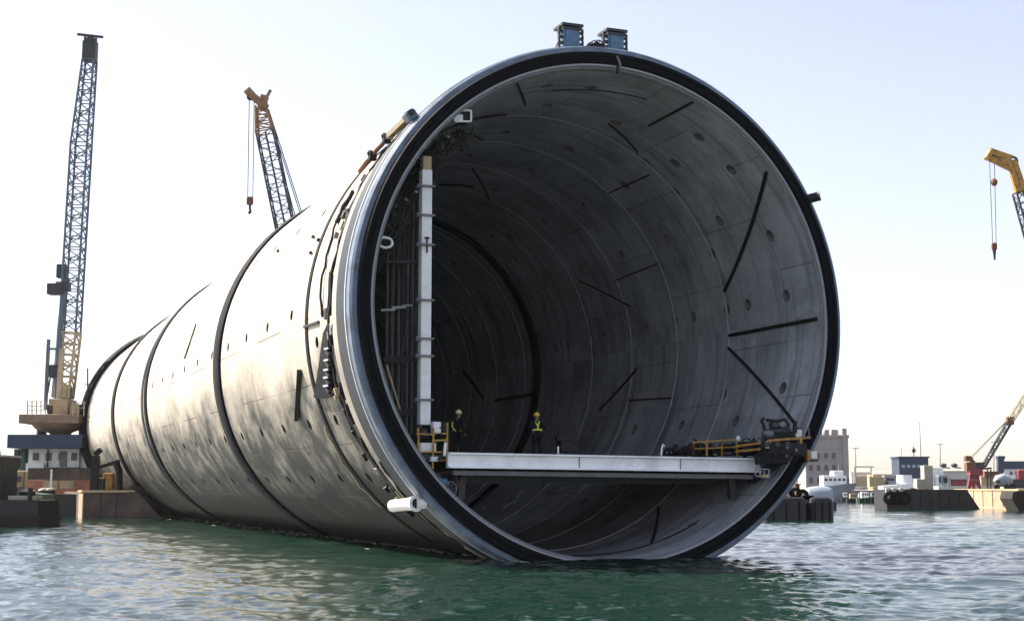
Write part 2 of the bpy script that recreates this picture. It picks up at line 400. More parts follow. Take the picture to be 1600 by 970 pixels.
# joints of the lining: narrow strips standing just proud of the wall
for k in range(12):
    t = 7.45+4.87*k
    w = .03 if k != 4 else .0
    if w: lathe('ring_joint', [(9.39, t-w), (9.305, t-w*.6), (9.305, t+w*.6), (9.39, t+w)], 'rim', 120)
lathe('expansion_joint', [(9.39, 29.3), (9.22, 29.4), (9.22, 30.3), (9.39, 30.4)], 'rubber', 120)
def strip(name, p, q, w, mat, n=14, R=9.30, parent=None):
    """flat strip that follows the inside of the wall between two points given as (angle, t)"""
    mb = MB(); pts = []
    for i in range(n+1):
        a = p[0]+(q[0]-p[0])*i/n; t = p[1]+(q[1]-p[1])*i/n; pts.append(pol(a, R, t))
    return mb.tube(pts, w, 6).build(name, mat, parent or tun)
for p, q, w in (((66.3, .35), (66.1, 4.2), .055), ((40.1, .4), (13.1, 7.25), .085), ((.6, .36), (.7, 7.3), .085), ((357.3, 7.4), (334.1, .8), .07), ((15.5, 16.5), (28.3, 21.1), .05),
                ((85.5, 17.7), (69.6, 21.9), .06), ((87.7, 22.0), (77.8, 20.9), .09), ((113.2, .6), (98.8, 5.3), .06), ((7.3, 42.7), (-4.9, 39), .12), ((356, 16.5), (343.9, 20.4), .06),
                ((73.1, 5.9), (60, 7.0), .045), ((306.3, 7.1), (288.4, 2.8), .06), ((-7.1, 36.5), (-7, 30.1), .12), ((97, 3.2), (74, 2.0), .02), ((318, .5), (322, 7.3), .03), ((300, 2.2), (268, 3.2), .03), ((52, 8), (52, 12.2), .04), ((26, 12.3), (25, 17.1), .04), ((345, 12.3), (346, 17), .04), ((110, 9), (95, 12), .05), ((125, 6.5), (100, 7.0), .07)):
    strip('joint_strip', p, q, w, 'black')
lathe('end_bulkhead', [(.0, LEN-1), (9.36, LEN-1), (9.36, LEN-.6), (.0, LEN-.6)], 'dark', 90)
# clutter fixed round the outside behind the collar
def outer_run(a0, a1, t0, t1, R, r, mat, name, wob=.08):
    pts = []; n = max(6, int(abs(a1-a0)/2.2))
    for i in range(n+1):
        k = i/n; pts.append(pol(a0+(a1-a0)*k, R+random.uniform(0, wob), t0+(t1-t0)*k+random.uniform(-wob, wob)*1.4))
    MB().tube(pts, r, 6).build(name, mat, tun)
for a0, a1, t0, t1, R, r, mt in ((118, 168, 2.9, 3.3, 10.06, .06, 'cable'), (128, 162, 3.5, 3.2, 10.06, .04, 'cable'), (136, 172, 3.8, 3.4, 10.06, .07, 'black'), (132, 150, 3.3, 3.9, 10.06, .05, 'grey'), (146, 160, 4.0, 3.2, 10.06, .05, 'cable'), (151, 159, 5.2, 5.4, 10.05, .10, 'black'), (158, 181, 5.4, 4.9, 10.03, .05, 'black'),
                                 (166, 188, 3.3, 3.5, 10.06, .07, 'black'), (172, 186, 3.7, 3.6, 10.06, .05, 'cable'), (196, 222, 3.4, 3.2, 10.05, .09, 'black'), (200, 230, 4.0, 3.4, 10.05, .06, 'cable'), (206, 236, 3.3, 3.2, 10.05, .08, 'black'), (205, 228, 7.9, 7.9, 10.01, .04, 'tan'), (188, 212, 4.0, 3.6, 10.05, .06, 'black'), (214, 240, 2.0, 2.4, 10.22, .05, 'cable'),
                                 (130, 150, 2.1, 2.6, 10.2, .05, 'cable'), (112, 131, 3.5, 2.6, 10.1, .06, 'yellow')):
    outer_run(a0, a1, t0, t1, R, r, mt, 'cable_run')
br = []
for i in range(44):
    a = random.choice((random.uniform(122, 186), random.uniform(196, 236)))
    mb = MB(); c = pol(a, 10.12, random.uniform(2.7, 4.4)); R3 = Matrix.Rotation(-math.radians(a), 3, 'Y')
    mb.box(c, (random.uniform(.1, .22), random.uniform(.12, .4), random.uniform(.1, .45)), rot=R3, ch=.02)
    mb.build('bracket', random.choice(('black', 'black', 'grey', 'cable', 'tan')), tun)
# the dark wedge-shaped niche plate with rungs
gp = [(517, 505), (519, 560), (524, 618), (508, 622), (495, 620), (503, 572), (510, 520)]
g = MB(); P0 = [skin(x, y, 10.02) for x, y in gp]; nrm = Vector((-1, 0, -.15))*.14
g.prism(P0, nrm); gus = g.build('niche_plate', 'band', tun)
for y in (545, 563, 578, 590, 603):
    MB().bar(skin(507.5-(y-545)*.03, y, 10.18), skin(513.5, y-1, 10.18), .07, .07).build('rung', 'rim', gus)
    MB().bar(skin(511, y+4, 10.18), skin(516, y+10, 10.18), .16, .12).build('rung', 'black', gus)
MB().bar(skin(467.5, 580, 10.12), skin(463, 655, 10.12), .19, .19).build('hanging_bar', 'black', tun)
MB().tube([skin(306, 506, 10.06), skin(299, 528, 10.07), skin(288, 560, 10.06)], .05, 6).build('hanging_cable', 'pipe', tun)
for px_, py_ in ((485, 395), (434, 392), (489, 370), (497, 375)):
    MB().box(skin(px_, py_, 10.08), (.12, .2, .14), ch=.02).build('lifting_lug', 'pipe', tun)
MB().bar(skin(475, 511, 10.04), skin(498, 503, 10.04), .10, .10).build('seam_bar', 'black', tun)

# ------------------------------------------------------------------ things on the rim
def guide_box(cx, w, d, h, label, group):
    base = Vector((cx, 1.05, math.sqrt(10.26**2-cx**2)-.06))
    r = tthing('guide_box', label, 'guide box', base, group)
    zc = base.z
    MB().box((cx, 1.05, zc+h/2), (w, d, h), ch=.03).build('box_body', 'box_blue', r)
    MB().box((cx, 1.05-d/2-.035, zc+h*.46), (w*.80, .05, h*.80), ch=.01).build('front_panel', 'box_blue', r)
    fr = MB()
    fr.box((cx, 1.05, zc+h+.06), (w+.22, d+.2, .10)); fr.box((cx, 1.05-d/2-.06, zc+h-.10), (w+.16, .06, .10))
    fr.build('top_flange', 'dark', r)
    for s in (-1, 1):
        for k in range(4):
            z = zc+h*(.12+.23*k)
            m = MB(); m.box((cx+s*(w/2+.09), 1.05-d*.32, z), (.20, .12, .10)); m.box((cx+s*(w/2+.16), 1.05-d*.32, z+.07), (.07, .10, .16))
            m.build('cleat', 'dark', r)
        MB().bar((cx+s*(w/2+.20), 1.05-d*.3, zc-.02), (cx+s*(w/2+.15), 1.05-d*.3, zc+h), .035).build('cleat_rail', 'dark', r)
    MB().bar((cx, 1.05, zc+h+.1), (cx, 1.05, zc+h+.2), .16, .3).build('lifting_eye', 'dark', r)
    return r
guide_box(-1.33, .68, .7, 1.0, 'taller blue steel guide box on top of the tunnel mouth, beside the slanted rod', 'blue guide boxes')
guide_box(.58, .68, .7, .94, 'shorter blue steel guide box on top of the tunnel mouth, right of the cable heap', 'blue guide boxes')
r = tthing('cable_heap', 'tangled heap of dark cables between the two blue boxes on the tunnel crown', 'cables', (-.2, 1.0, 10.2))
for i in range(34):
    s0, s1 = random.uniform(-.75, -.2), random.uniform(-.1, .35); t = random.uniform(.7, 1.5); h = random.uniform(.1, .52)
    MB().tube([(s0+(s1-s0)*k/8, t+random.uniform(-.03, .03), 10.24+h*math.sin(PI*k/8)) for k in range(9)], .03, 6).build('cable', random.choice(('cable', 'black', 'grey')), r)
r = tthing('leaning_rail', 'thin slanted rod leaning on the left blue box on the tunnel crown', 'rod', (-1.9, 1.1, 10.1)); 
MB().tube([(-1.98, 1.0, 10.09), (-1.62, .9, 11.05)], .022, 6).build('rod', 'rust', r)
r = tthing('pipe_stub', 'short black pipe stub sticking out of the right edge of the tunnel mouth', 'pipe', pl(1257, 313, -.05))
MB().cyl(pl(1256, 313, .1), pl(1280, 306.5, -.25), .19, .19, 14).build('pipe', 'black', r)
MB().ring(pl(1280, 306.5, -.25), pl(1280, 306.5, -.25)-pl(1256, 313, .1), .17, .04, 16).build('pipe_end', 'grey', r)
r = tthing('hose', 'short grey hose hanging over the black gasket at the top of the mouth', 'hose', pl(967, 95, -.3))
MB().tube([pl(964, 88, -.3), pl(967, 95, -.33), pl(969, 101, -.34), pl(969, 108, -.3), pl(970, 114, -.2), pl(969, 119, -.1)], .045, 8).build('hose_line', 'grey', r)
MB().box(pl(965, 108, -.25), (.08, .12, .36), ch=.02).build('clip', 'black', r)
# fittings on the upper left outside of the rim
r = tthing('corner_bracket', 'blue-grey steel bracket block on the upper left outer edge of the rim', 'bracket', pl(641, 182, .6))
MB().box(pl(641, 182, .6), (.42, .5, .34), rot=Matrix.Rotation(-math.radians(36), 3, 'Y'), ch=.03).build('block', 'steel_blue', r)
MB().box(pl(640, 178, .55), (.24, .4, .24), rot=Matrix.Rotation(-math.radians(36), 3, 'Y')).build('cap', 'dark', r)
r = tthing('edge_rail', 'tan steel rail running down the outside of the rim below the bracket block', 'rail', pl(618, 203, 1.4))
MB().bar(pl(636, 186, 1.0), pl(603, 218, 2.0), .24, .18).build('rail', 'tan', r)
MB().bar(pl(633, 184, 1.0), pl(601, 215, 2.0), .05, .08).build('rail_edge', 'dark', r)
for x, y, t in ((618, 205, 1.6), (609, 215, 1.9)): MB().box(pl(x, y, t), (.2, .3, .2), ch=.03).build('stop', 'tan', r)
for i, (x, y, t, lb) in enumerate(((604, 217, 2.0, 'dark shackle at the lower end of the tan rail on the rim'), (582, 244, 2.9, 'dark shackle on the rim, lower of the two beside the sunlit edge'))):
    r = tthing('shackle', lb, 'shackle', pl(x, y, t), 'shackles on the rim')
    m = MB(); m.box(pl(x, y, t), (.30, .3, .36), ch=.05); m.build('body', 'black', r)
    MB().ring(pl(x-3, y-4, t), (0, 1, 0), .09, .05, 14, 6).build('bow', 'black', r)
r = tthing('edge_cable', 'brown cable slung along the outside of the rim between the shackles', 'cable', pl(590, 233, 2.5))
MB().tube([pl(604, 217, 2.0), pl(597, 226, 2.4), pl(589, 234, 2.6), pl(582, 244, 2.9), pl(572, 254, 3.6), pl(562, 268, 4.4)], .09, 7).build('cable_line', 'rust', r)
r = tthing('white_pipe', 'short white pipe strapped across the lower left of the rim', 'pipe', pl(636, 788, .9))
a, b = pl(613, 790, 1.6), pl(650, 786, .25)
MB().tube([a, a.lerp(b, .5), a.lerp(b, .85), b], [.22, .22, .24, .30], 16).build('pipe', 'white', r)
MB().cyl(b, b+(b-a).normalized()*.02, .17, .17, 14).build('bore', 'black', r)
MB().cyl(b+Vector((.02, 0, .0)), b+Vector((.32, .1, 0)), .16, .20, 12).build('strap', 'white', r)

# ------------------------------------------------------------------ inside the mouth: mast, pipes, cables, lamps
r = tthing('white_mast', 'tall white square post standing inside the mouth at its left side', 'mast', (-7.00, 1.5, -4.4))
MB().box((-7.00, 1.5, .35), (.40, .40, 9.5), ch=.03).build('post', 'white', r)
MB().box((-6.99, 1.5, 5.22), (.34, .34, .8), ch=.03).build('post_head', 'tan', r)
for y in (293, 338, 384, 470, 530, 557, 625):
    p = pl(664, y, 1.5); m = MB(); m.box((-7.03, 1.42, p.z), (.62, .5, .07)); m.box((-7.33, 1.30, p.z), (.14, .12, .14)); m.build('clamp', 'grey', r)
MB().bar((-7.00, 1.285, 1.95), (-7.00, 1.285, 2.55), .06, .05).build('mark_plate', 'black', r)
MB().bar((-7.10, 1.28, 2.5), (-6.90, 1.28, 2.5), .06, .05).build('mark_plate', 'black', r)
r = tthing('foot_block', 'black motor block under the foot of the white post', 'motor', (-7.00, 1.5, -4.7))
MB().box((-7.10, 1.5, -4.72), (.42, .4, .42), ch=.04).build('housing', 'black', r); MB().cyl((-7.10, 1.25, -4.7), (-7.10, 1.1, -4.7), .12, .12, 12).build('end_cap', 'dark', r)

r = tthing('pipe_rack', 'rack of dark upright pipes clamped to the left wall beside the white post', 'pipe rack', (-7.5, 3, -4.6))
for i, (x, y0, y1, rr, mt) in enumerate(((603, 330, 660, .06, 'pipe'), (611, 300, 668, .10, 'pipe'), (619, 290, 670, .07, 'dark'), (627, 280, 676, .12, 'black'), (634, 262, 678, .08, 'pipe'), (641, 258, 678, .12, 'dark'), (648, 250, 680, .06, 'black'), (655, 262, 682, .09, 'pipe'), (607, 420, 640, .04, 'grey'), (623, 360, 650, .045, 'grey'))):
    t = 2.4+(i % 3)*.5; MB().tube([pl(x+4, y0, t), pl(x+1.5, (y0+y1)/2, t), pl(x, y1, t)], rr, 8).build('pipe', mt, r)
for x0, x1, y, hgt, mt in ((599, 661, 562, .22, 'black'), (612, 661, 645, .25, 'black'), (596, 618, 485, .07, 'rim'), (613, 634, 481, .08, 'rim'), (630, 643, 478, .06, 'rim'), (604, 660, 410, .08, 'dark'), (606, 658, 350, .10, 'black')):
    MB().bar(pl(x0, y, 2.2), pl(x1, y-1, 2.0), .25, hgt).build('clamp_bar', mt, r)
for x0, y0, x1, y1, mt in ((638, 490, 627, 560, 'pipe'), (607, 555, 602, 600, 'pipe'), (650, 480, 640, 560, 'dark'), (604, 570, 625, 640, 'tan'), (598, 580, 606, 640, 'pipe')):
    MB().tube([pl(x0, y0, 2.1), pl(x1, y1, 2.2)], .04, 6).build('brace', mt, r)
r = tthing('lamp_bracket', 'small tan bracket lit on the left wall behind the upright pipes', 'bracket', pl(602, 588, 4.2))
MB().box(pl(602, 586, 4.2), (.25, .2, .4), ch=.04).build('plate', 'tan', r); MB().box(pl(604, 597, 4.1), (.2, .2, .14)).build('shelf', 'dark', r)

r = tthing('hanging_cables', 'dark mass of tangled cables hanging along the upper left curve of the lining', 'cables', pol(140, 9, 1.5))
def swag(a0, a1, R0, R1, t0, t1, r_, n=10, sag=.15):
    pts = []
    for i in range(n+1):
        k = i/n; q = pol(a0+(a1-a0)*k, R0+(R1-R0)*k, t0+(t1-t0)*k)
        pts.append(q+Vector((random.uniform(-.02, .02), random.uniform(-.03, .03), -sag*math.sin(PI*k)+random.uniform(-.02, .02))))
    return pts
for grp in range(8):
    m = MB()
    for i in range(32):
        a = random.uniform(124, 160); d = random.uniform(4, 13)
        m.tube(swag(a, a+d, random.uniform(8.2, 9.1), random.uniform(8.3, 9.1), random.uniform(1.75, 3.0), random.uniform(1.75, 3.0), 0, 12, random.uniform(0, .5)), random.uniform(.02, .055), 6)
    for i in range(3):
        a = random.uniform(125, 162); c = pol(a, random.uniform(8.4, 9.1), random.uniform(1.8, 2.8))
        m.box(c, (random.uniform(.1, .35), random.uniform(.1, .4), random.uniform(.1, .35)), rz=random.random())
    tag(m.build('cable_bunch', ('cable', 'black', 'dark', 'cable')[grp % 4], r), kind='stuff')
m = MB()
for i in range(9):
    x = random.uniform(604, 655); y = random.uniform(250, 330); m.tube([pl(x, y, 2.0), pl(x+random.uniform(-4, 4), y+random.uniform(30, 60), 2.0), pl(x+random.uniform(-6, 6), y+random.uniform(60, 150), 2.1)], .03, 5)
m.build('dropper', 'cable', r)
for x, y in ((640, 228), (662, 205), (684, 196), (700, 214), (625, 262), (612, 300), (634, 312), (618, 322), (650, 300)):
    MB().box(pl(x, y, .75), (.13, .1, .10), rz=random.random(), ch=.02).build('tie', random.choice(('grey', 'tan', 'pipe')), r)
r = tthing('square_lamp', 'square white framed work lamp under the rim at the upper left of the mouth', 'work lamp', pl(723, 181, .6))
m = MB(); c4 = [pl(x, y, .5) for x, y in ((711, 173), (736, 173), (736, 190), (711, 190))]
for i in range(4): m.bar(c4[i], c4[(i+1) % 4], .06)
m.build('frame', 'white', r)
MB().box(pl(717, 184, .55), (.30, .1, .24), ch=.02).build('lamp_panel', 'white', r)
MB().box(pl(726, 181, .75), (.5, .25, .36), ch=.03).build('housing', 'black', r); MB().bar(pl(714, 168, .7), pl(722, 178, .7), .10).build('bracket', 'black', r)
r = tthing('hoop_lamp', 'white ring lamp on a stub arm at the left edge of the mouth', 'ring lamp', pl(597, 379, 1))
m = MB(); c = pl(602, 379, .9); m.tube([c+Vector((.27*math.cos(k*PI/9), .03*math.sin(k*2), .19*math.sin(k*PI/9))) for k in range(18)], .05, 8, True); m.build('hoop', 'white', r)
MB().bar(pl(586, 376, .9), pl(595, 378, .9), .06).build('arm', 'grey', r)
# ------------------------------------------------------------------ work deck
deck = tthing('work_deck', 'work platform spanning the tunnel mouth behind a long white front beam', 'work platform', (0, .5, -5.8))
MB().box((0.0, 7.4, -5.58), (14.5, 12.9, .18)).build('deck_plate', 'dark', deck)
def beamz(s): return -5.42-(s+6.3)*(.12/12.94)
m = MB(); m.bar((-6.45, .42, -5.70), (6.49, .42, -5.825), .18, .42)
fb = m.build('front_beam', 'alu', deck)
MB().bar((-6.45, .36, -5.45), (6.49, .36, -5.57), .36, .07).build('beam_flange', 'alu', deck)
MB().bar((-6.45, .36, -5.94), (6.49, .36, -6.06), .34, .06).build('beam_flange', 'alu', deck)
for s in (-1.3, 2.95, 6.25):
    MB().box((s, .32, beamz(s)-.28), (.03 if s < 6 else .10, .03, .40)).build('splice_plate', 'grey' if s < 3 else 'alu', deck)
MB().bar((-6.15, .75, -6.14), (6.45, .75, -6.26), .3, .16).build('lower_chord', 'grey', deck)
MB().bar((-5.6, 2.6, -6.35), (6.2, 2.6, -6.35), .25, .35).build('cross_beam', 'dark', deck)
MB().bar((-5.6, 6.6, -6.0), (6.2, 6.6, -6.0), .25, .35).build('cross_beam', 'dark', deck)
for i in range(11): MB().bar((-6+i*1.2, .8, -5.85), (-6+i*1.2, 13.5, -5.85), .14, .26).build('joist', 'dark', deck)
for s in (-5.5, 5.7): MB().bar((s, 1.4, -5.9), (s*1.02, 1.4, -7.1), .25, .25).build('prop', 'dark', deck)

def railing(name, label, posts, rails, rp, mt='yellow', group='yellow railings on the platform'):
    r = tthing(name, label, 'railing', posts[0][0], group)
    for a, b in posts: MB().bar(a, b, rp*1.2).build('post', mt, r)
    for a, b in rails: MB().bar(a, b, rp).build('rail', mt, r)
    return r
q = lambda x, y, t=.9: pl(x, y, t)
railing('yellow_railing', 'small yellow guard frame at the foot of the white post', [(q(655, 728), q(653, 668)), (q(676, 732), q(677, 668)), (q(698, 728), q(699, 660))],
        [(q(650, 677), q(680, 679)), (q(676, 688), q(700, 687)), (q(654, 706), q(690, 706)), (q(655, 727), q(672, 727)), (q(686, 719), q(698, 719)), (q(690, 677), q(700, 677))], .055)
def cabinet(name, label, cx, cy, w, h, t, mt, group):
    c = pl(cx, cy, t); r = tthing(name, label, 'box', c-Vector((0, 0, h/2)), group)
    MB().box(c, (w, .3, h), ch=.02).build('body', mt, r); MB().box(c-Vector((0, .165, 0)), (w*.86, .03, h*.84), ch=.008).build('lid', mt, r)
    MB().box(c-Vector((-w*.33, .19, 0)), (.03, .03, .08)).build('latch', 'dark', r)
cabinet('electrical_box', 'tall white electrical box at the top of the small yellow frame', 681, 668, .30, .42, 1.2, 'white', 'white electrical boxes')
cabinet('electrical_box', 'wide white electrical box in the middle of the small yellow frame', 667, 699, .62, .34, 1.2, 'white', 'white electrical boxes')
cabinet('electrical_box', 'smallest white electrical box against the left end of the white beam', 677, 717, .30, .18, 1.0, 'white', 'white electrical boxes')
cabinet('control_box', 'black control box behind the top of the small yellow frame', 692, 668, .28, .40, 1.5, 'black', 'black control boxes')
r = tthing('short_post', 'short white post standing at the left end of the white beam', 'post', q(694, 707, .4)); m = MB(); m.bar(q(694, 712, .4), q(696, 690, .4), .08); m.build('post', 'white', r); MB().box(q(696, 690, .4), (.12, .1, .05)).build('cap', 'grey', r)
r = tthing('hose_reel', 'grey hose reel hanging below the left end of the white beam', 'hose reel', pl(703, 763, 1.2))
c = pl(703, 763, 1.2); MB().ring(c, (0, 1, .1), .25, .035, 24, 8).build('rim', 'grey', r); MB().ring(c+Vector((0, .15, 0)), (0, 1, .1), .25, .03, 24, 8).build('rim', 'dark', r)
MB().cyl(c-Vector((0, .05, 0)), c+Vector((0, .2, 0)), .11, .11, 14).build('drum', 'black', r)
for k in range(3):
    a = k*PI/3; d = Vector((math.cos(a), 0, math.sin(a)))*.24; MB().bar(c-d, c+d, .03).build('spoke', 'grey', r)
r = tthing('pump_valve', 'small blue valve body beside the hose reel', 'valve', pl(693, 751, 1.3))
MB().ball(pl(693, 752, 1.3), (.17, .15, .13)).build('body', 'bluevalve', r); MB().bar(pl(684, 746, 1.3), pl(702, 756, 1.3), .09).build('pipe', 'bluevalve', r); MB().cyl(pl(689, 748, 1.1), pl(686, 741, 1.1), .03, .03, 8).build('stem', 'grey', r)
m = MB(); m.tube([pl(682, 740, 1.2), pl(700, 736.5, 1.25), pl(712, 740, 1.3), pl(717, 757, 1.3), pl(711, 773, 1.3)], .03, 6); o = m.build('drain_hose', 'rust', None, pl(703, 745, 1.2)); o.location = AC+SV*BASE[o.name].x+AV*BASE[o.name].y+Vector((0, 0, BASE[o.name].z)); o.rotation_euler = (0, 0, -YAW); tag(o, 'thin reddish hose looped over the hose reel', 'hose')
def bigtag(o, label, cat, group=None):
    b = BASE[o.name]; o.location = AC+SV*b.x+AV*b.y+Vector((0, 0, b.z)); o.rotation_euler = (0, 0, -YAW); return tag(o, label, cat, group)
for (x0, y0, x1, y1), lb in (((786, 793, 806, 781), 'longest pale steel rod lying in the dark bottom of the tunnel'), ((807, 777, 815, 766), 'short pale steel rod lying uphill of the longest rod'), ((752, 797, 757, 792), 'stubby pale steel offcut lying nearest the gasket'), ((848, 749, 853, 748), 'pale steel offcut lying right under the white beam')):
    a, b = wall(x0, y0, 9.12), wall(x1, y1, 9.12); o = MB().tube([a, a.lerp(b, .5)+Vector((0, 0, .03)), b], .05, 7).build('steel_rod', 'rim', None, a); bigtag(o, lb, 'steel rod', 'steel rods in the tunnel bottom')

# right hand end of the deck: rails, winch, pump, canisters
railing('yellow_railing', 'long yellow guard rail at the right end of the platform, joined to the rim', [(q(1253, 712, -.75), q(1250, 683, -.75)), (q(1203, 704, -.75), q(1202, 687, -.75))],
        [(q(1200, 688, -.75), q(1266, 683, -.75)), (q(1150, 697, .6), q(1203, 690, -.7)), (q(1150, 705, .6), q(1200, 700, -.6))], .085)
railing('yellow_railing', 'dull yellow guard rail among the black machines behind the white beam', [(q(1104, 712, 1.2), q(1104.5, 686, 1.2)), (q(1152, 712, 1.2), q(1152, 684, 1.2)), (q(1128, 712, 1.6), q(1128, 690, 1.6))],
        [(q(1082, 691, 1.6), q(1154, 686, 1.2)), (q(1085, 701, 1.6), q(1150, 698, 1.2))], .05)
r = tthing('marker_post', 'thin white post with rounded top standing alone on the beam left of the railings', 'post', q(1034, 712, .5)); MB().tube([q(1033, 713, .5), q(1034, 700, .5), q(1036, 694, .5), q(1038, 697, .5)], .035, 7).build('post', 'white', r); MB().box(q(1033, 712, .5), (.12, .1, .05)).build('foot', 'grey', r)
r = tthing('marker_post', 'thin white post standing on the beam beside the black chest', 'post', q(872, 709, .5)); MB().bar(q(872, 710, .5), q(872, 697, .5), .05).build('post', 'white', r); MB().box(q(872, 709, .5), (.12, .1, .05)).build('foot', 'grey', r)
r = tthing('lamp_post', 'grey post with white lamp head between the two yellow railings', 'lamp', q(1154, 700, 1)); MB().bar(q(1155, 712, 1), q(1154, 688, 1), .05).build('post', 'grey', r); MB().ball(q(1153.5, 685, 1), (.09, .09, .12)).build('lamp_head', 'white', r)

def winch(cx, cy, t, sc_, label):
    c = pl(cx, cy, t); r = tthing('winch', label, 'winch', c, 'black winches on the platform')
    def L(x, y, z): return c+Vector((x, y, z))*sc_
    MB().cyl(L(-.35, 0, .0), L(.35, 0, .0), .26*sc_, None, 16).build('drum', 'black', r)
    for s in (-.4, .4): MB().cyl(L(s-.03, 0, 0), L(s+.03, 0, 0), .36*sc_, None, 18).build('flange', 'dark', r)
    m = MB(); m.box(L(0, 0, -.40), (1.1*sc_, .7*sc_, .12*sc_)); m.bar(L(-.5, 0, -.4), L(-.5, 0, .1), .1*sc_); m.bar(L(.5, 0, -.4), L(.5, 0, .1), .1*sc_); m.build('frame', 'black', r)
    MB().box(L(.72, 0, -.02), (.36*sc_, .35*sc_, .35*sc_), ch=.03).build('motor', 'black', r)
    MB().tube([L(-.45, -.2, .05), L(-.6, -.25, .45), L(-.75, -.25, .55)], .04*sc_, 6).build('lever', 'black', r)
    return r
winch(1100, 702, 2.2, .75, 'black winch behind the dull yellow rail, leftmost of the machines on the platform')
winch(1137, 700, 2.0, .65, 'black winch behind the white lamp head on the platform')
winch(1062, 705, 2.4, .55, 'low black winch just right of the lone white post')
r = tthing('hose_pile', 'pile of black hoses coiled on the platform just right of the lone white post', 'hoses', pl(1052, 712, 1.0))
for i in range(9):
    c = pl(1044+i*3.2, 709-random.random()*5, 1.0+random.random()*.8); MB().ring(c, (random.uniform(-.4, .4), random.uniform(.5, 1), random.uniform(.2, .9)), random.uniform(.18, .32), .035, 16, 6).build('coil', random.choice(('black', 'cable', 'dark')), r)
r = tthing('generator', 'dark boxy generator with a round exhaust between the lamp head and the right-hand machines', 'generator', pl(1172, 712, .7))
MB().box(pl(1172, 701, .7), (.75, .6, .55), ch=.04).build('casing', 'black', r); MB().cyl(pl(1178, 694, .7), pl(1178, 684, .7), .06, .06, 10).build('exhaust', 'dark', r); MB().box(pl(1168, 702, .36), (.4, .05, .3)).build('grille', 'dark', r)
for x in (1164, 1181): MB().cyl(pl(x, 711, .45), pl(x, 711, .3), .10, .10, 12).build('wheel', 'rubber', r)
MB().tube([pl(1165, 695, .5), pl(1160, 687, .5), pl(1168, 684, .5), pl(1176, 690, .5)], .03, 6).build('hose', 'black', r)
r = tthing('gas_bottles', 'cluster of dark gas bottles strapped upright behind the dull yellow rail', 'gas bottles', pl(1088, 712, 2))
for i in range(5): x = 1078+i*5; MB().tube([pl(x, 712, 2.4), pl(x, 696, 2.4), pl(x, 693, 2.4), pl(x, 691, 2.4)], [.10, .10, .06, .03], 10).build('bottle', ('black', 'rust', 'dark', 'black', 'green')[i], r)
MB().bar(pl(1076, 702, 2.25), pl(1100, 701, 2.25), .04).build('strap', 'dark', r)
r = tthing('hose_bundle', 'black hoses drooping from the right-hand machines over the gasket', 'hoses', pl(1236, 715, -1))
for i in range(8):
    x0, x1 = 1194+i*6, 1205+i*6; MB().tube([pl(x0, 703, -1.3), pl((x0+x1)/2, 716+random.random()*8, -1.35), pl(x1, 704+random.random()*4, -1.3)], .035, 6).build('hose', random.choice(('black', 'cable')), r)
for i in range(6):
    x0 = 1180+i*9; MB().tube([pl(x0, 692, -.7), pl(x0+6, 676+random.random()*8, -.7), pl(x0+14, 690, -.7)], .028, 6).build('hose', random.choice(('black', 'cable', 'dark')), r)
r = tthing('hydraulic_pump', 'black hydraulic machine with bent arms on top at the right end of the platform', 'pump', pl(1215, 690, -0.30))
MB().box(pl(1218, 683, -0.20), (1.2, .8, .45), ch=.06).build('tank', 'black', r)
MB().cyl(pl(1200, 676, -0.40), pl(1232, 672, -0.40), .17, None, 14).build('cylinder', 'dark', r)
MB().tube([pl(1196, 678, -0.40), pl(1193, 663, -0.40), pl(1190, 657, -0.40), pl(1194, 653, -0.40)], .07, 7).build('arm', 'black', r)
MB().tube([pl(1198, 656, -0.40), pl(1214, 658, -0.40), pl(1226, 655, -0.40), pl(1232, 662, -0.40), pl(1228, 675, -0.40)], .07, 7).build('arm', 'black', r)
MB().tube([pl(1204, 672, -0.50), pl(1212, 660, -0.50), pl(1220, 668, -0.50)], .05, 7).build('hose', 'black', r)
MB().box(pl(1209, 664, -0.40), (.3, .3, .2), ch=.03).build('valve_block', 'dark', r)
MB().ball(pl(1200, 678, -0.60), (.24, .2, .18)).build('filter', 'grey', r)
r = tthing('machine_base', 'bulky black machine bed under the yellow rail at the right end of the platform', 'machine', pl(1222, 708, -0.70))
m = MB(); m.box(pl(1222, 702, -0.60), (1.65, 1.0, .45), ch=.05); m.box(pl(1205, 716, -0.60), (1.0, .9, .45), ch=.05); m.build('bed', 'black', r)
MB().bar(pl(1172, 750, .9), pl(1216, 722, -.4), .3).build('arm', 'black', r); MB().bar(pl(1186, 716, -0.65), pl(1250, 700, -0.65), .12).build('skid', 'dark', r)
for x, y in ((1230, 699), (1244, 703), (1229, 712)): MB().cyl(pl(x, y, -1.2), pl(x, y, -1.35), .07, .05, 10).build('coupling', 'grey', r)
for x in (1196, 1212, 1228): MB().box(pl(x, 694, -1.0), (.22, .3, .2), ch=.02).build('valve', 'dark', r)
r = tthing('canister', 'white plastic canister on the yellow rail near the right rim', 'canister', pl(1247, 683, -0.55))
MB().box(pl(1247, 677, -0.55), (.30, .2, .30), ch=.05).build('body', 'white', r); MB().cyl(pl(1246, 672, -0.55), pl(1246, 667, -0.55), .05, .05, 10).build('cap', 'black', r)
r = tthing('canister', 'small white bottle hanging under the yellow rail', 'canister', pl(1199, 699, -0.95)); MB().tube([pl(1199, 700, -0.95), pl(1199, 695, -0.95), pl(1198.5, 691, -0.95), pl(1198.5, 689, -0.95)], [.09, .09, .05, .03], 10).build('body', 'white', r); MB().cyl(pl(1198.5, 689, -0.95), pl(1198.5, 687.5, -0.95), .035, .035, 8).build('cap', 'grey', r)
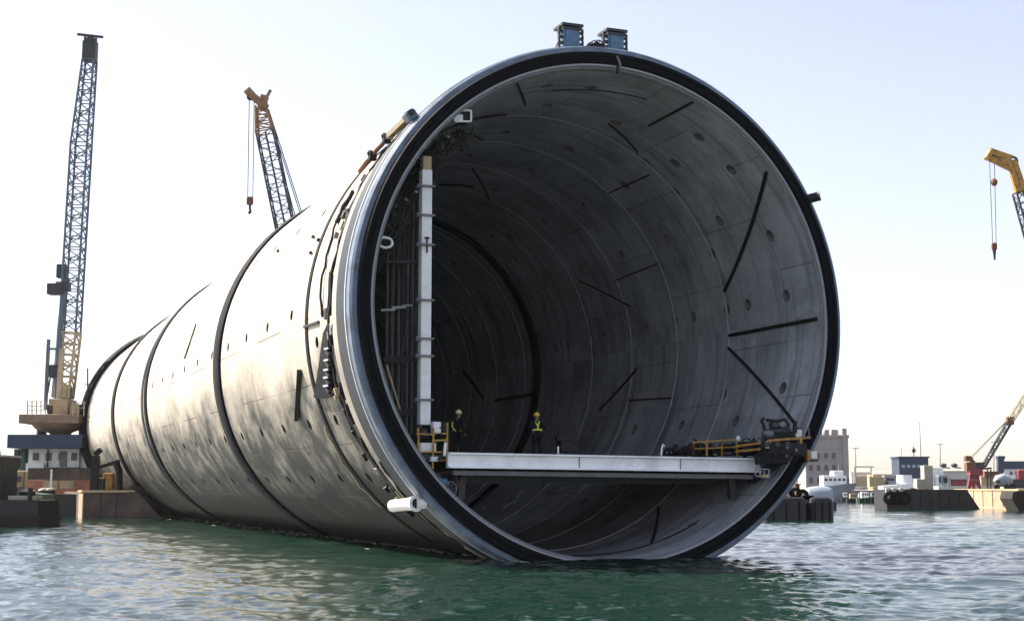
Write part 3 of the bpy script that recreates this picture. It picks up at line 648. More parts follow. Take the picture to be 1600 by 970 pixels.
r = tthing('hose_hanger', 'thin white square hoop beside the canister at the right rim', 'hanger', pl(1259, 675, -0.85)); m = MB(); c4 = [pl(x, y, -.85) for x, y in ((1254, 668.5), (1264, 668), (1264, 682), (1254, 682))]
for i in range(4): m.bar(c4[i], c4[(i+1) % 4], .035)
m.build('hoop', 'grey', r)
MB().bar(pl(1254, 682, -0.85), pl(1250, 684, -0.75), .03).build('arm', 'grey', r)
r = tthing('black_cap', 'black knob standing on the machine just left of the canister', 'knob', pl(1241, 672, -0.45)); MB().cyl(pl(1242, 676, -0.80), pl(1242, 664, -0.80), .10, .08, 12).build('stem', 'black', r); MB().ball(pl(1242, 661, -0.80), .10).build('knob', 'black', r)
r = tthing('rim_bracket', 'white and yellow bracket clamped to the right rim at platform height', 'bracket', pl(1268, 712, -.1))
MB().box(pl(1268, 711, -.25), (.30, .4, .30), ch=.04).build('block', 'white', r); MB().box(pl(1261, 711, -.25), (.16, .3, .42), ch=.03).build('cheek', 'yellow', r); MB().box(pl(1267, 719, -.2), (.5, .3, .08)).build('shelf', 'dark', r)
r = tthing('wire_basket', 'small pale wire basket hanging at the right end of the white beam', 'basket', pl(1195, 740, -0.95)); m = MB(); c4 = [pl(x, y, -.6) for x, y in ((1187, 732), (1202, 733), (1201, 746), (1188, 743))]; c5 = [p+Vector((0, .35, 0)) for p in c4]
for i in range(4): m.bar(c4[i], c4[(i+1) % 4], .035); m.bar(c5[i], c5[(i+1) % 4], .035); m.bar(c4[i], c5[i], .03)
m.build('frame', 'rim', r); MB().box(pl(1194, 743, -0.85), (.24, .2, .1)).build('pad', 'tan', r)
r = tthing('tool_chest', 'black tool chest standing on the platform right of the worker with the yellow helmet', 'tool chest', pl(886, 706, 3))
MB().box(pl(886, 697, 3), (.72, .5, .46), ch=.03).build('body', 'black', r); MB().box(pl(886, 688.5, 3), (.76, .54, .07), ch=.02).build('lid', 'black', r); MB().bar(pl(880, 692, 2.72), pl(892, 692, 2.72), .03).build('handle', 'dark', r)
r = tthing('drill_stand', 'dark upright stand beside the black tool chest', 'stand', pl(872, 706, 3.2)); MB().bar(pl(871.5, 706, 3.2), pl(871.5, 682, 3.2), .10).build('column', 'black', r); MB().box(pl(872, 684, 3.2), (.2, .2, .25), ch=.03).build('head', 'black', r)

# ------------------------------------------------------------------ the two workers
def skinned(name, joints, bones, mat, parent, sub=2):
    """one continuous skinned surface: joints {name: (pos, radius)}, bones list of pairs"""
    names = list(joints); me = bpy.data.meshes.new(name)
    me.from_pydata([tuple(joints[n][0]) for n in names], [(names.index(a), names.index(b)) for a, b in bones], [])
    o = bpy.data.objects.new(name, me); COL.objects.link(o)
    o.modifiers.new('s', 'SKIN'); sv = me.skin_vertices[0].data
    for i, n in enumerate(names):
        rr = joints[n][1]; sv[i].radius = rr if isinstance(rr, tuple) else (rr, rr)
        sv[i].use_root = (n == names[0])
    md = o.modifiers.new('u', 'SUBSURF'); md.levels = sub; md.render_levels = sub
    dg = bpy.context.evaluated_depsgraph_get(); ev = o.evaluated_get(dg); m2 = bpy.data.meshes.new_from_object(ev)
    o.modifiers.clear(); o.data = m2; bpy.data.meshes.remove(me)
    m2.polygons.foreach_set('use_smooth', [True]*len(m2.polygons)); m2.materials.clear(); m2.materials.append(M[mat])
    if parent: o.parent = parent
    return o
def worker(base, heading, label, helmet, pose, tape):
    r = bpy.data.objects.new('person', None); COL.objects.link(r); b = Vector(base)
    r.location = AC+SV*b.x+AV*b.y+Vector((0, 0, b.z)); r.rotation_euler = (0, 0, -YAW+heading); tag(r, label, 'person', 'workers on the platform')
    V_ = Vector; st = .10
    J = {'pel': (V_((0, 0, .95)), .13), 'hipL': (V_((-.10, 0, .88)), .095), 'hipR': (V_((.10, 0, .88)), .095),
         'knL': (V_((-st-.02, .02, .48)), .06), 'knR': (V_((st+.02, .03, .48)), .06), 'anL': (V_((-st-.03, -.03, .09)), .042), 'anR': (V_((st+.03, -.01, .09)), .042),
         'toL': (V_((-st-.05, .14, .04)), .036), 'toR': (V_((st+.05, .16, .04)), .036),
         'wai': (V_((0, 0, 1.08)), (.14, .11)), 'che': (V_((0, -.01, 1.30)), (.17, .12)), 'nek0': (V_((0, -.01, 1.46)), .07), 'nek': (V_((0, .0, 1.53)), .052), 'hd0': (V_((0, .02, 1.62)), .085), 'hd1': (V_((0, .01, 1.72)), .075)}
    J.update(pose)
    B = [('pel', 'hipL'), ('hipL', 'knL'), ('knL', 'anL'), ('anL', 'toL'), ('pel', 'hipR'), ('hipR', 'knR'), ('knR', 'anR'), ('anR', 'toR'), ('pel', 'wai'), ('wai', 'che'), ('che', 'nek0'), ('nek0', 'nek'), ('nek', 'hd0'), ('hd0', 'hd1'),
         ('che', 'shL'), ('shL', 'elL'), ('elL', 'wrL'), ('wrL', 'paL'), ('che', 'shR'), ('shR', 'elR'), ('elR', 'wrR'), ('wrR', 'paR')]
    body = skinned('body', J, B, 'skin', r)
    # five fingers a side, nose, ears joined into the one body mesh
    ex = MB()
    for s in 'LR':
        w, p = J['wr'+s][0], J['pa'+s][0]; d = (p-w).normalized(); side = d.cross(V_((0, 1, .2))).normalized(); sgn = 1 if s == 'R' else -1
        for k, (o_, ln) in enumerate(((-.03, .065), (-.01, .078), (.01, .072), (.03, .056))):
            a0 = p+side*o_; a1 = a0+d*ln*.55+V_((0, .008, 0)); a2 = a1+d*ln*.45+V_((0, .022, 0)); ex.tube([a0, a1, a2], [.0095, .009, .007], 6)
        t0 = p-d*.03+V_((0, .02, 0)); ex.tube([t0, t0+d*.03+V_((0, .03, 0)), t0+d*.065+V_((0, .035, 0))], [.012, .011, .008], 6)
    h = J['hd0'][0]; ex.tube([h+V_((0, .08, .035)), h+V_((0, .108, .0)), h+V_((0, .085, -.012))], [.012, .018, .010], 6)
    for s in (-1, 1): ex.ball(h+V_((s*.083, -.005, .015)), (.014, .028, .036), 8, 6); ex.ball(h+V_((s*.032, .078, .03)), (.014, .010, .009), 8, 6)
    ex.tube([h+V_((-.025, .082, -.045)), h+V_((.025, .082, -.045))], .008, 6)
    bm = bmesh.new(); bm.from_mesh(body.data)
    tmp = bpy.data.meshes.new('t'); tmp.from_pydata(ex.v, [], ex.f); tmp.polygons.foreach_set('use_smooth', ex.sm); bm.from_mesh(tmp); bm.to_mesh(body.data); bm.free(); bpy.data.meshes.remove(tmp)
    g = lambda n, x: (J[n][0], tuple(q+x for q in J[n][1]) if isinstance(J[n][1], tuple) else J[n][1]+x)
    JJ = {n: g(n, .022) for n in ('che', 'wai', 'pel', 'nek0', 'shL', 'elL', 'wrL', 'shR', 'elR', 'wrR')}
    JJ['pel'] = (J['pel'][0]+V_((0, 0, -.06)), .165)
    skinned('jacket', JJ, [('che', 'wai'), ('wai', 'pel'), ('che', 'nek0'), ('che', 'shL'), ('shL', 'elL'), ('elL', 'wrL'), ('che', 'shR'), ('shR', 'elR'), ('elR', 'wrR')], 'cloth', r)
    JT = {n: g(n, .022) for n in ('pel', 'hipL', 'knL', 'anL', 'hipR', 'knR', 'anR')}
    skinned('trousers', JT, [('pel', 'hipL'), ('hipL', 'knL'), ('knL', 'anL'), ('pel', 'hipR'), ('hipR', 'knR'), ('knR', 'anR')], 'cloth', r)
    for s in 'LR':
        JB = {'an': (J['an'+s][0]+V_((0, 0, .05)), .055), 'he': (J['an'+s][0]+V_((0, -.02, -.04)), .052), 'to': (J['to'+s][0], .048)}
        skinned('boot', JB, [('an', 'he'), ('he', 'to')], 'boots', r)
    hm = MB(); c = J['hd0'][0].lerp(J['hd1'][0], .55); V = []; nu, nv = 18, 7
    for j in range(nv+1):
        a = .5*PI*j/nv
        V += [c+V_((.125*math.sin(a)*math.cos(2*PI*i/nu), .145*math.sin(a)*math.sin(2*PI*i/nu), .155*math.cos(a)-.0)) for i in range(nu)]
    hm.add(V, [(j*nu+i, (j+1)*nu+i, (j+1)*nu+(i+1) % nu, j*nu+(i+1) % nu) for j in range(nv) for i in range(nu)], True)
    hm.add([c+V_((x*math.cos(2*PI*i/nu), y*math.sin(2*PI*i/nu)+(.03 if math.sin(2*PI*i/nu) > 0 else 0), -.004)) for x, y in ((.12, .14), (.155, .175)) for i in range(nu)], [(i, (i+1) % nu, (i+1) % nu+nu, i+nu) for i in range(nu)])
    hm.build('helmet', helmet, r)
    for pts, w in tape:
        # tape laid on the jacket: short flat tube runs
        MB().tube([V_(p) for p in pts], w, 6).build('reflective_tape', 'hivis', r)
    return r
V3 = Vector
poseA = {'shL': (V3((-.20, -.01, 1.42)), .068), 'elL': (V3((-.25, -.05, 1.14)), .048), 'wrL': (V3((-.18, .13, .95)), .034), 'paL': (V3((-.15, .19, .90)), .034),
         'shR': (V3((.20, -.01, 1.42)), .068), 'elR': (V3((.25, -.03, 1.13)), .048), 'wrR': (V3((.24, .08, .90)), .034), 'paR': (V3((.24, .11, .83)), .034)}
worker((-4.78, 4.0, -5.49), math.radians(-50), 'worker in black with a pale yellow helmet standing beside the small yellow frame', 'helmet_w', poseA,
       [([(-.16, -.15, 1.34), (-.22, -.11, 1.22), (-.20, -.12, 1.14), (-.10, -.155, 1.05), (-.02, -.165, 1.0)], .030)])
poseB = {'shL': (V3((-.21, -.01, 1.42)), .070), 'elL': (V3((-.31, -.06, 1.17)), .050), 'wrL': (V3((-.20, .14, 1.05)), .034), 'paL': (V3((-.14, .20, 1.05)), .034),
         'shR': (V3((.21, -.01, 1.42)), .070), 'elR': (V3((.31, -.06, 1.17)), .050), 'wrR': (V3((.22, .14, 1.04)), .034), 'paR': (V3((.16, .20, 1.04)), .034)}
worker((-1.48, 4.0, -5.52), math.radians(-8), 'worker in black with bright yellow helmet and a yellow Y taped on the back', 'helmet_y', poseB,
       [([(-.19, -.11, 1.10), (-.10, -.165, 1.115), (0, -.18, 1.12), (.10, -.165, 1.115), (.19, -.11, 1.10)], .034), ([(0, -.18, 1.12), (.0, -.178, 1.24), (.02, -.168, 1.34), (.07, -.13, 1.44)], .030), ([(.0, -.178, 1.24), (-.05, -.17, 1.33), (-.09, -.12, 1.43)], .020)])

# ------------------------------------------------------------------ cranes
def lattice(mb, a, b, w0, w1, n, rc, rb, side=None):
    a, b = Vector(a), Vector(b); d = (b-a).normalized(); side = Vector(side or (1, 0, 0)); side = (side-d*side.dot(d)).normalized(); dep = d.cross(side)
    def corner(k, i): 
        w = (w0+(w1-w0)*k)/2; sx, sy = ((-1, -1), (1, -1), (1, 1), (-1, 1))[i]; return a.lerp(b, k)+side*w*sx+dep*w*sy
    for i in range(4): mb.tube([corner(0, i), corner(1, i)], rc, 6)
    for j in range(n):
        k0, k1 = j/n, (j+1)/n
        for i in range(4):
            p, q_ = (i, (i+1) % 4) if j % 2 else ((i+1) % 4, i)
            mb.tube([corner(k0, p), corner(k1, q_)], rb, 5); mb.tube([corner(k0, i), corner(k0, (i+1) % 4)], rb, 5)
    return mb
Y1 = 150.0; sp = Y1/FPX     # metres per photo pixel
rig = thing('crawler_crane', 'tall blue-grey lattice mast crane with a tan foot on a rusty platform, at the left', 'crane', at(92, 668, Y1))
lattice(MB(), at(140, 95, Y1), at(127, 225, Y1), 18*sp, 26*sp, 8, .13, .07).build('boom_tip', 'lattice', rig)
lattice(MB(), at(127, 225, Y1), at(109, 520, Y1), 26*sp, 26*sp, 18, .14, .07).build('boom', 'lattice', rig)
lattice(MB(), at(109, 520, Y1), at(98, 622, Y1), 27*sp, 25*sp, 6, .16, .09).build('boom_foot', 'cream', rig)
m = MB(); m.bar(at(141.5, 66, Y1), at(140, 97, Y1), 21*sp, 16*sp, (0, 1, 0)); m.build('boom_head', 'dark', rig)
m = MB(); m.bar(at(133, 58, Y1-.5), at(133, 68, Y1-.5), .22); m.bar(at(150, 60, Y1-.5), at(150, 70, Y1-.5), .22); m.build('sheave_cheek', 'dark', rig)
MB().bar(at(121, 54, Y1), at(161, 58.5, Y1), .28, .24).build('cross_bar', 'dark', rig)
MB().cyl(at(141.5, 62, Y1-.6), at(141.5, 62, Y1+.6), .45, None, 14).build('sheave', 'dark', rig)
MB().tube([at(88, 640, Y1-1), at(93, 520, Y1-.8), at(104, 415, Y1-.4)], .32, 10).build('back_leg', 'lattice', rig)
MB().tube([at(90, 642, Y1-1), at(96, 545, Y1-.8)], .38, 10).build('leg_sleeve', 'cream', rig)
m = MB(); m.box(at(88, 452, Y1-.5), (1.7, 1.3, 1.2), ch=.1); m.box(at(99, 448, Y1-.4), (1.4, 1.2, 1.0), ch=.1); m.box(at(97, 424, Y1-.4), (1.0, 1.0, 1.5), ch=.1); m.build('drive_unit', 'dark', rig)
m = MB(); m.tube([at(71, 640, Y1-1.5), at(73, 590, Y1-1.5), at(76, 530, Y1-1.5)], .22, 8); m.bar(at(70, 640, Y1-1.5), at(82, 570, Y1-1.2), .14); m.bar(at(76, 545, Y1-1.5), at(86, 545, Y1-1), .25); m.build('service_ladder', 'lattice', rig)
MB().box(at(98, 636, Y1), (30*sp, 3.2, 24*sp), ch=.1).build('machine_house', 'tan', rig)
MB().box(at(122, 640, Y1), (16*sp, 2.6, 16*sp), ch=.1).build('counterweight', 'tan', rig)
MB().box(at(98, 612, Y1), (22*sp, 2.0, 22*sp), ch=.1).build('boom_pivot', 'tan', rig)
MB().box(at(85, 580, Y1-.8), (.9, .9, 1.4), ch=.1).build('winch', 'dark', rig)
MB().cyl(at(76, 640, Y1-1.2), at(84, 640, Y1-1.2), .6, None, 14).build('winch_drum', 'dark', rig)
pf = MB(); c = at(90, 656, Y1); 
pf.box(c, (92*sp, 6.0, 14*sp), ch=.1); pl_o = pf.build('platform', 'brownsteel', rig)
pd = MB(); pd.tube([at(95, 662, Y1), at(95, 669, Y1), at(95, 676, Y1), at(95, 681, Y1)], [3.0, 2.6, 1.2, .9], 20); pd.build('pedestal', 'brownsteel', rig)
m = MB()
for x in (43, 50, 57, 64, 71): m.bar(at(x, 650, Y1-3), at(x, 626, Y1-3), .10)
for y in (627, 634, 641): m.bar(at(43, y, Y1-3), at(71, y, Y1-3), .08)
m.build('handrail', 'cream', rig)
m = MB()
for x in (114, 122, 131): m.bar(at(x, 650, Y1-3), at(x, 628, Y1-3), .10)
for y in (629, 637): m.bar(at(112, y, Y1-3), at(133, y, Y1-3), .08)
m.build('handrail', 'cream', rig)

Y2 = 175.0; s2 = Y2/FPX
cr = thing('lattice_crane', 'grey lattice crane with a rusty head rising behind the tunnel, its hook hanging left', 'crane', at(452, 770, Y2))
bf, bt = at(470, 480, Y2), at(414, 205, Y2)
lattice(MB(), at(530, 758, Y2), at(415, 207, Y2), 30*s2, 27*s2, 26, .13, .065).build('boom', 'lattice_dark', cr)
MB().tube([at(530, 758, Y2), at(415, 207, Y2)], .14, 6).build('ladder_rail', 'lattice_dark', cr)
lattice(MB(), at(415, 207, Y2), at(408, 166, Y2), 27*s2, 15*s2, 4, .16, .09).build('boom_tip', 'ochre', cr)
m = MB(); m.bar(at(389, 146, Y2), at(416, 168, Y2), 1.2, .9); m.bar(at(386, 141, Y2), at(396, 152, Y2), .8, 1.0); m.bar(at(408, 172, Y2), at(414, 150, Y2), 1.0, .9); m.build('jib_head', 'ochre', cr)
MB().bar(at(412, 160, Y2), at(423, 141, Y2), .25, .35).build('jib_tail', 'ochre', cr)
MB().cyl(at(391, 152, Y2-.5), at(391, 152, Y2+.5), .45, None, 14).build('sheave', 'dark', cr)
for x0, x1, x2 in ((418, 470, 560), (420, 473, 566), (416, 461, 540)):
    MB().tube([at(x0, 172, Y2+1), at(x1, 337, Y2+1.5), at(x2, 337+(x2-x1)*3.15, Y2+2)], .07, 5).build('pendant_line', 'lattice_dark', cr)
for x0, x1 in ((389.5, 387), (397, 395)): MB().tube([at(x0, 153, Y2), at(x1, 309, Y2)], .055, 5).build('hoist_line', 'dark', cr)
m = MB(); m.box(at(390.5, 314, Y2), (.85, .5, 1.1), ch=.2); m.build('hook_block', 'rust', cr)
MB().tube([at(390.5, 319, Y2), at(390.5, 327, Y2), at(391.5, 331, Y2), at(390, 334, Y2), at(388.5, 331, Y2)], .16, 7).build('hook', 'dark', cr)
MB().box(at(545, 752, Y2), (6, 4, 3), ch=.2).build('cab', 'tan', cr)
b0 = sea(545, 776); brg = thing('crane_barge', 'dark barge carrying the grey lattice crane behind the tunnel', 'barge', (b0.x, Y2+1, 0))
MB().box((at(545, 760, Y2).x, Y2+1, .35), (24, 9, 2.0), ch=.1).build('hull', 'darkhull', brg)
MB().box((at(545, 760, Y2).x, Y2+1, 1.42), (22.5, 8, .12)).build('deck', 'wood', brg)

Y3 = 150.0; s3 = Y3/FPX
cy = thing('lattice_crane', 'yellow-headed crane at the right edge with two hoist lines and a hook', 'crane', at(1720, 760, Y3))
m = MB(); [m.bar(at(1545, 241+o, Y3), at(1581, 256+o*1.6, Y3), .26, .8) for o in (-4.5, 4.5)]; [m.bar(at(1548+6*k, 242+2.5*k+(-5 if k % 2 else 5), Y3), at(1554+6*k, 244.5+2.5*k+(5 if k % 2 else -5), Y3), .2, .5) for k in range(5)]; m.box(at(1571, 252, Y3), (1.0, .6, .9), ch=.1); m.bar(at(1543, 240, Y3), at(1548, 243, Y3), 1.2, 1.1); m.build('jib_head', 'yellow', cy)
m = MB(); m.bar(at(1577, 254, Y3), at(1590, 300, Y3), .5, .5); m.bar(at(1584, 250, Y3), at(1599, 294, Y3), .5, .5); m.bar(at(1579, 262, Y3), at(1592, 290, Y3), .2, .2); m.bar(at(1586, 298, Y3), at(1602, 294, Y3), .7, .8); m.build('boom_tip', 'yellow', cy)
MB().ring(at(1583, 252, Y3), (0, 1, 0), .45, .14, 16, 6).build('sheave', 'dark', cy)
lattice(MB(), at(1594, 300, Y3), at(1720, 745, Y3), 18*s3, 24*s3, 26, .12, .06).build('boom', 'lattice_dark', cy)
MB().bar(at(1560, 244, Y3), at(1566, 238, Y3), .18).build('guide_arm', 'dark', cy)
for x0, x1, y1 in ((1546, 1551, 380), (1553.5, 1556.5, 380)): MB().tube([at(x0, 246, Y3), at(x1, y1, Y3)], .045, 5).build('hoist_line', 'grey', cy)
MB().ball(at(1553.5, 285, Y3), (.36, .36, .42)).build('overhaul_ball', 'rust', cy)
m = MB(); m.box(at(1553.5, 385, Y3), (.62, .4, .8), ch=.18); m.build('hook_block', 'rust', cy); MB().tube([at(1553.5, 390, Y3), at(1554, 400, Y3), at(1554, 406, Y3)], [.22, .13, .12], 8).build('hook', 'dark', cy)
MB().box(at(1722, 752, Y3), (7, 4, 3.4), ch=.2).build('cab', 'yellow', cy)
b0 = thing('crane_barge', 'dark barge carrying the yellow-headed crane just outside the right edge', 'barge', (at(1730, 760, Y3).x, Y3, 0)); MB().box((at(1730, 760, Y3).x, Y3, .2), (14, 9, 2.2), ch=.1).build('hull', 'darkhull', b0)

# ------------------------------------------------------------------ left bank
def barge(name, label, cat, plan, z0, z1, mat, group=None, deck='wood'):
    """prism hull from a plan outline, with a raised rim and a deck"""
    b = Vector((sum(p[0] for p in plan)/len(plan), sum(p[1] for p in plan)/len(plan), 0)); r = thing(name, label, cat, b, group)
    c = b.xy; n = len(plan); m = MB(); low = [Vector((c.x+(p[0]-c.x)*.985, c.y+(p[1]-c.y)*.985, z0)) for p in plan]; up = [Vector((p[0], p[1], z1-.25)) for p in plan]; top = [Vector((p[0], p[1], z1)) for p in plan]
    m.add(low+up, [(i, (i+1) % n, (i+1) % n+n, i+n) for i in range(n)]+[tuple(range(n-1, -1, -1)), tuple(range(n, 2*n))]); m.build('hull', mat, r)
    m = MB(); ins = [Vector((c.x+(p[0]-c.x)*.96, c.y+(p[1]-c.y)*.96, z1)) for p in plan]
    out = [Vector((c.x+(p[0]-c.x)*1.006, c.y+(p[1]-c.y)*1.006, z1-.22)) for p in plan]; out2 = [Vector((q_.x, q_.y, z1+.0)) for q_ in out]
    m.add(out+out2+ins, [(i, (i+1) % n, (i+1) % n+n, i+n) for i in range(n)]+[(i+n, (i+1) % n+n, (i+1) % n+2*n, i+2*n) for i in range(n)]); m.build('rubbing_strake', mat, r)
    MB().add([Vector((p.x, p.y, z1-.02)) for p in ins], [tuple(range(n))]).build('deck', deck, r)
    return r
def fender(c, R, r_, axis, label, group, mt='rubber'):
    o = MB().ring(c, axis, R, r_, 20, 8).build('tyre_fender', mt, None, c); return tag(o, label, 'tyre', group)
# pontoon alongside the tube
pn = thing('pontoon', 'long brown pontoon with a left end toned as sunlit moored under the tunnel', 'pontoon', (-37, 124, 0))
P = [(-38.3, 125.9), (-37.4, 124), (-32.7, 124), (-41.5, 147), (-46.5, 147)]
Q = [(-38.3, 125.9), (-37.4, 124), (-29.6, 124), (-38.2, 147), (-46.5, 147)]
n = 5; m = MB(); m.add([(x, y, -1.0) for x, y in Q]+[(x, y, 2.2) for x, y in P], [(i, (i+1) % n, (i+1) % n+n, i+n) for i in range(n)]+[tuple(range(n-1, -1, -1)), tuple(range(n, 2*n))]); m.build('hull', 'brownhull', pn)
m = MB(); m.bar((-38.35, 125.85, 2.3), (-37.4, 123.95, 2.3), .3, .16); m.bar((-37.4, 123.95, 2.3), (-32.9, 123.95, 2.3), .3, .16); m.build('coping', 'tan', pn)
m = MB(); m.bar((-38.28, 125.7, .9), (-37.42, 123.97, .9), .12, 2.4); m.build('sunlit_end', 'tanhull', pn)  # tan tone stands for sunlight on the left end face
for x in (-36, -34.6): MB().bar((x, 123.98, .0), (x, 123.98, 2.1), .18, .1).build('rubbing_post', 'wood', pn)
r = thing('mooring_gallows', 'black steel mooring frame with one tall leaning post on the brown pontoon', 'frame', at(165, 766, 125)); 
MB().bar(at(147, 766, 125), at(150, 712, 125), .62, .62).build('tall_post', 'black', r); MB().bar(at(149, 710, 125), at(158, 702, 125), .5, .4).build('post_head', 'black', r)
MB().bar(at(155, 730, 125), at(187, 720, 125), .3, .3).build('cross_arm', 'black', r); MB().tube([at(181, 722, 125), at(186, 735, 125), at(186.5, 766, 125)], .32, 8).build('short_post', 'black', r)
r = thing('yellow_engine', 'small yellow and green engine between the posts of the mooring frame', 'engine', at(170, 766, 126)); MB().box(at(170, 752, 126), (.9, .8, 1.5), ch=.1).build('casing', 'yellow', r); MB().box(at(161, 756, 126), (.8, .8, 1.1), ch=.1).build('tank', 'green', r); MB().bar(at(176, 764, 126), at(176, 738, 126), .16).build('exhaust', 'dark', r)
r = thing('sand_heap', 'dark heap of scrap on the pontoon edge against the tunnel', 'heap', at(226, 767, 122)); m = MB()
for i in range(9): m.ball(at(222-i*1.6, 768-random.random()*4, 124.4), (random.uniform(.5, .9), .4, random.uniform(.3, .6)), 9, 6)
m.build('scrap', 'darkhull', r)
P = [(-45.5, 131), (-37.6, 129), (-38.3, 134), (-46, 136)]
bp = barge('barge', 'low dark barge lying between the tug and the brown pontoon', 'barge', P, -.8, 2.0, 'darkhull')
for i, (x, lb) in enumerate(((69, 'white-topped black drum on the low dark barge, left one'), (78, 'white-topped black drum on the low dark barge, right one'))):
    r = thing('bollard_drum', lb, 'drum', at(x, 774, 131), 'drums on the low barge'); MB().cyl(at(x, 776, 131), at(x, 766, 131), .45, .5, 14).build('drum', 'black', r); MB().tube([at(x, 766, 131), at(x, 763.5, 131), at(x, 762, 131)], [.52, .48, .2], 14).build('top', 'conc', r)
# floating workshop with the crane on top
wk = thing('floating_workshop', 'floating workshop with white cabins under a long navy slab that carries the tall crane', 'floating workshop', at(90, 762, 150))
x0, x1 = at(48, 750, 150).x, at(150, 750, 150).x; cx = (x0+x1)/2; wz = lambda y: at(90, y, 150).z
MB().box((cx, 153, (wz(731)+wz(749))/2), (x1-x0, 8, wz(731)-wz(749))).build('upper_hull', 'brownhull', wk)
MB().box((cx, 153, (wz(749.5)-.6)/2), (x1-x0+.2, 8.2, wz(749.5)+.6)).build('lower_hull', 'orange', wk)
MB().box((at(84, 700, 150).x, 151.5, wz(690.5)), (at(135, 700, 150).x-at(19, 700, 150).x, 9, wz(680)-wz(701)), ch=.08).build('roof_slab', 'navy', wk)
MB().box((at(58, 740, 150).x, 149.4, wz(734)), (1.9, .5, wz(724)-wz(745)), ch=.03).build('deck_box', 'white', wk)
cb = MB().box((at(84, 712, 150).x, 152.5, wz(715.5)), (at(125, 700, 150).x-at(46, 700, 150).x, 5, wz(701)-wz(730))).build('cabin', 'white', wk)
for x in (56, 76, 96, 116): 
    wd = MB().box((at(x, 715, 150).x, 149.97, wz(713)), (.62, .06, .8)).build('window', 'glass', cb)
MB().bar((at(75, 715, 150).x, 149.9, wz(702)), (at(75, 715, 150).x, 149.9, wz(729)), .12).build('drain_pipe', 'dark', cb)
MB().box((at(99, 716, 150).x, 149.95, wz(717)), (.75, .08, 1.6)).build('door', 'grey', cb)
for x in (22, 32): MB().bar((at(x, 700, 150).x, 151, wz(701)), (at(x, 700, 150).x, 151, -.3), .5).build('pillar', 'green', wk)
MB().box((at(30, 722, 150).x, 153, wz(716)), (1.9, 3, 2.0), ch=.1).build('green_tank', 'green', wk)
MB().cyl((at(60, 675, 150).x, 151, wz(681)), (at(60, 675, 150).x, 151, wz(670)), .55, .5, 14).build('vent', 'navy', wk)
for x in (84, 110): MB().box((at(x, 757, 150).x, 148.88, wz(757)), (1.5, .1, .8)).build('hull_patch', 'tan', wk)
MB().bar((at(86, 740, 150).x, 148.9, wz(733)), (at(86, 740, 150).x, 148.9, wz(764)), .22).build('fender_post', 'white', wk)
# dark tug at the far left
yt = 96.0
tg = thing('tugboat', 'dark tug at the left edge, only its blunt end and deckhouse in view', 'tugboat', (-38, yt+2.5, 0))
xr = at(63, 800, yt).x
hull = [(xr, yt), (xr, yt+4.6), (xr-4, yt+5.2), (xr-16, yt+5.2), (xr-18, yt+2.5), (xr-16, yt-.3), (xr-4, yt-.3)]
m = MB(); n = len(hull); cc = Vector((xr-8, yt+2.5)); m.add([(cc.x+(x-cc.x)*.97, cc.y+(y-cc.y)*.94, -1) for x, y in hull]+[(x, y, .75) for x, y in hull], [(i, (i+1) % n, (i+1) % n+n, i+n) for i in range(n)]+[tuple(range(n-1, -1, -1)), tuple(range(n, 2*n))]); m.build('hull', 'darkhull', tg)
m = MB(); h2 = [(cc.x+(x-cc.x)*.985-.05, cc.y+(y-cc.y)*.97) for x, y in hull]; m.add([(x, y, .75) for x, y in h2]+[(x-.05, y, 1.75) for x, y in h2], [(i, (i+1) % n, (i+1) % n+n, i+n) for i in range(n)]+[tuple(range(n, 2*n))]); m.build('bulwark', 'navyhull', tg)
xh = at(-6, 740, yt).x; hz = lambda y: at(20, y, yt+1).z
dh = MB().box((xh-3, yt+2.6, (hz(713)+1.7)/2), (6, 3.2, hz(713)-1.7), ch=.06).build('deckhouse', 'navyhull', tg)
MB().box((xh-3, yt+2.6, hz(712)), (6.3, 3.5, .14)).build('roof', 'conc', tg)
for dx in (1.2, 2.6, 4.0): MB().box((xh-dx, yt+.97, hz(730)), (.6, .06, .6)).build('window', 'glass', dh)
MB().tube([(xh-.9+.55*math.cos(k*PI/8), yt+1.5, hz(712)+.75*math.sin(k*PI/8)) for k in range(9)], .10, 8).build('roof_hoop', 'conc', tg)
MB().box((xh-2.2, yt+2, hz(706)), (1.3, 1.2, .55), ch=.05).build('roof_box', 'tan', tg)
MB().cyl((xh-1.6, yt+2, hz(712)), (xh-1.6, yt+2, hz(690)), .05, .04, 8).build('mast', 'dark', tg)
MB().box((at(30, 778, yt).x, yt+1.2, 1.92), (1.9, 1.4, .3), ch=.05).build('hatch', 'conc', tg)
for i, (x, lb) in enumerate(((47, 'black rope drum with a pale top on the tug, nearer its blunt end'), (39, 'black rope drum with a pale top on the tug, close to the deckhouse'))):
    r = thing('rope_drum', lb, 'drum', at(x, 778, yt+2), 'drums on the tug'); MB().cyl(at(x, 779, yt+2+i*.6), at(x, 768, yt+2+i*.6), .34, .36, 14).build('drum', 'black', r); MB().tube([at(x, 768, yt+2+i*.6), at(x, 765.5, yt+2+i*.6), at(x, 764, yt+2+i*.6)], [.38, .36, .15], 14).build('top', 'conc', r)
MB().bar((xr-.9, yt+.5, 1.7), (xr-.9, yt+.5, 2.6), .25).build('bitt', 'black', tg)
r = thing('work_boat', 'small dark green work boat between the tug and the floating workshop', 'boat', at(38, 770, 120)); 
MB().prism([at(22, 790, 120), at(62, 792, 120), at(60, 772, 120), at(20, 768, 120)], (0, 4, 0)).build('hull', 'green', r); MB().box(at(28, 748, 121), (1.0, 2, 1.4), ch=.1).build('cabin', 'tan', r); MB().box(at(28, 748, 119.9), (.6, .06, .5)).build('window', 'glass', r); MB().bar(at(36, 768, 121), at(38, 738, 121), .1).build('mast', 'grey', r)
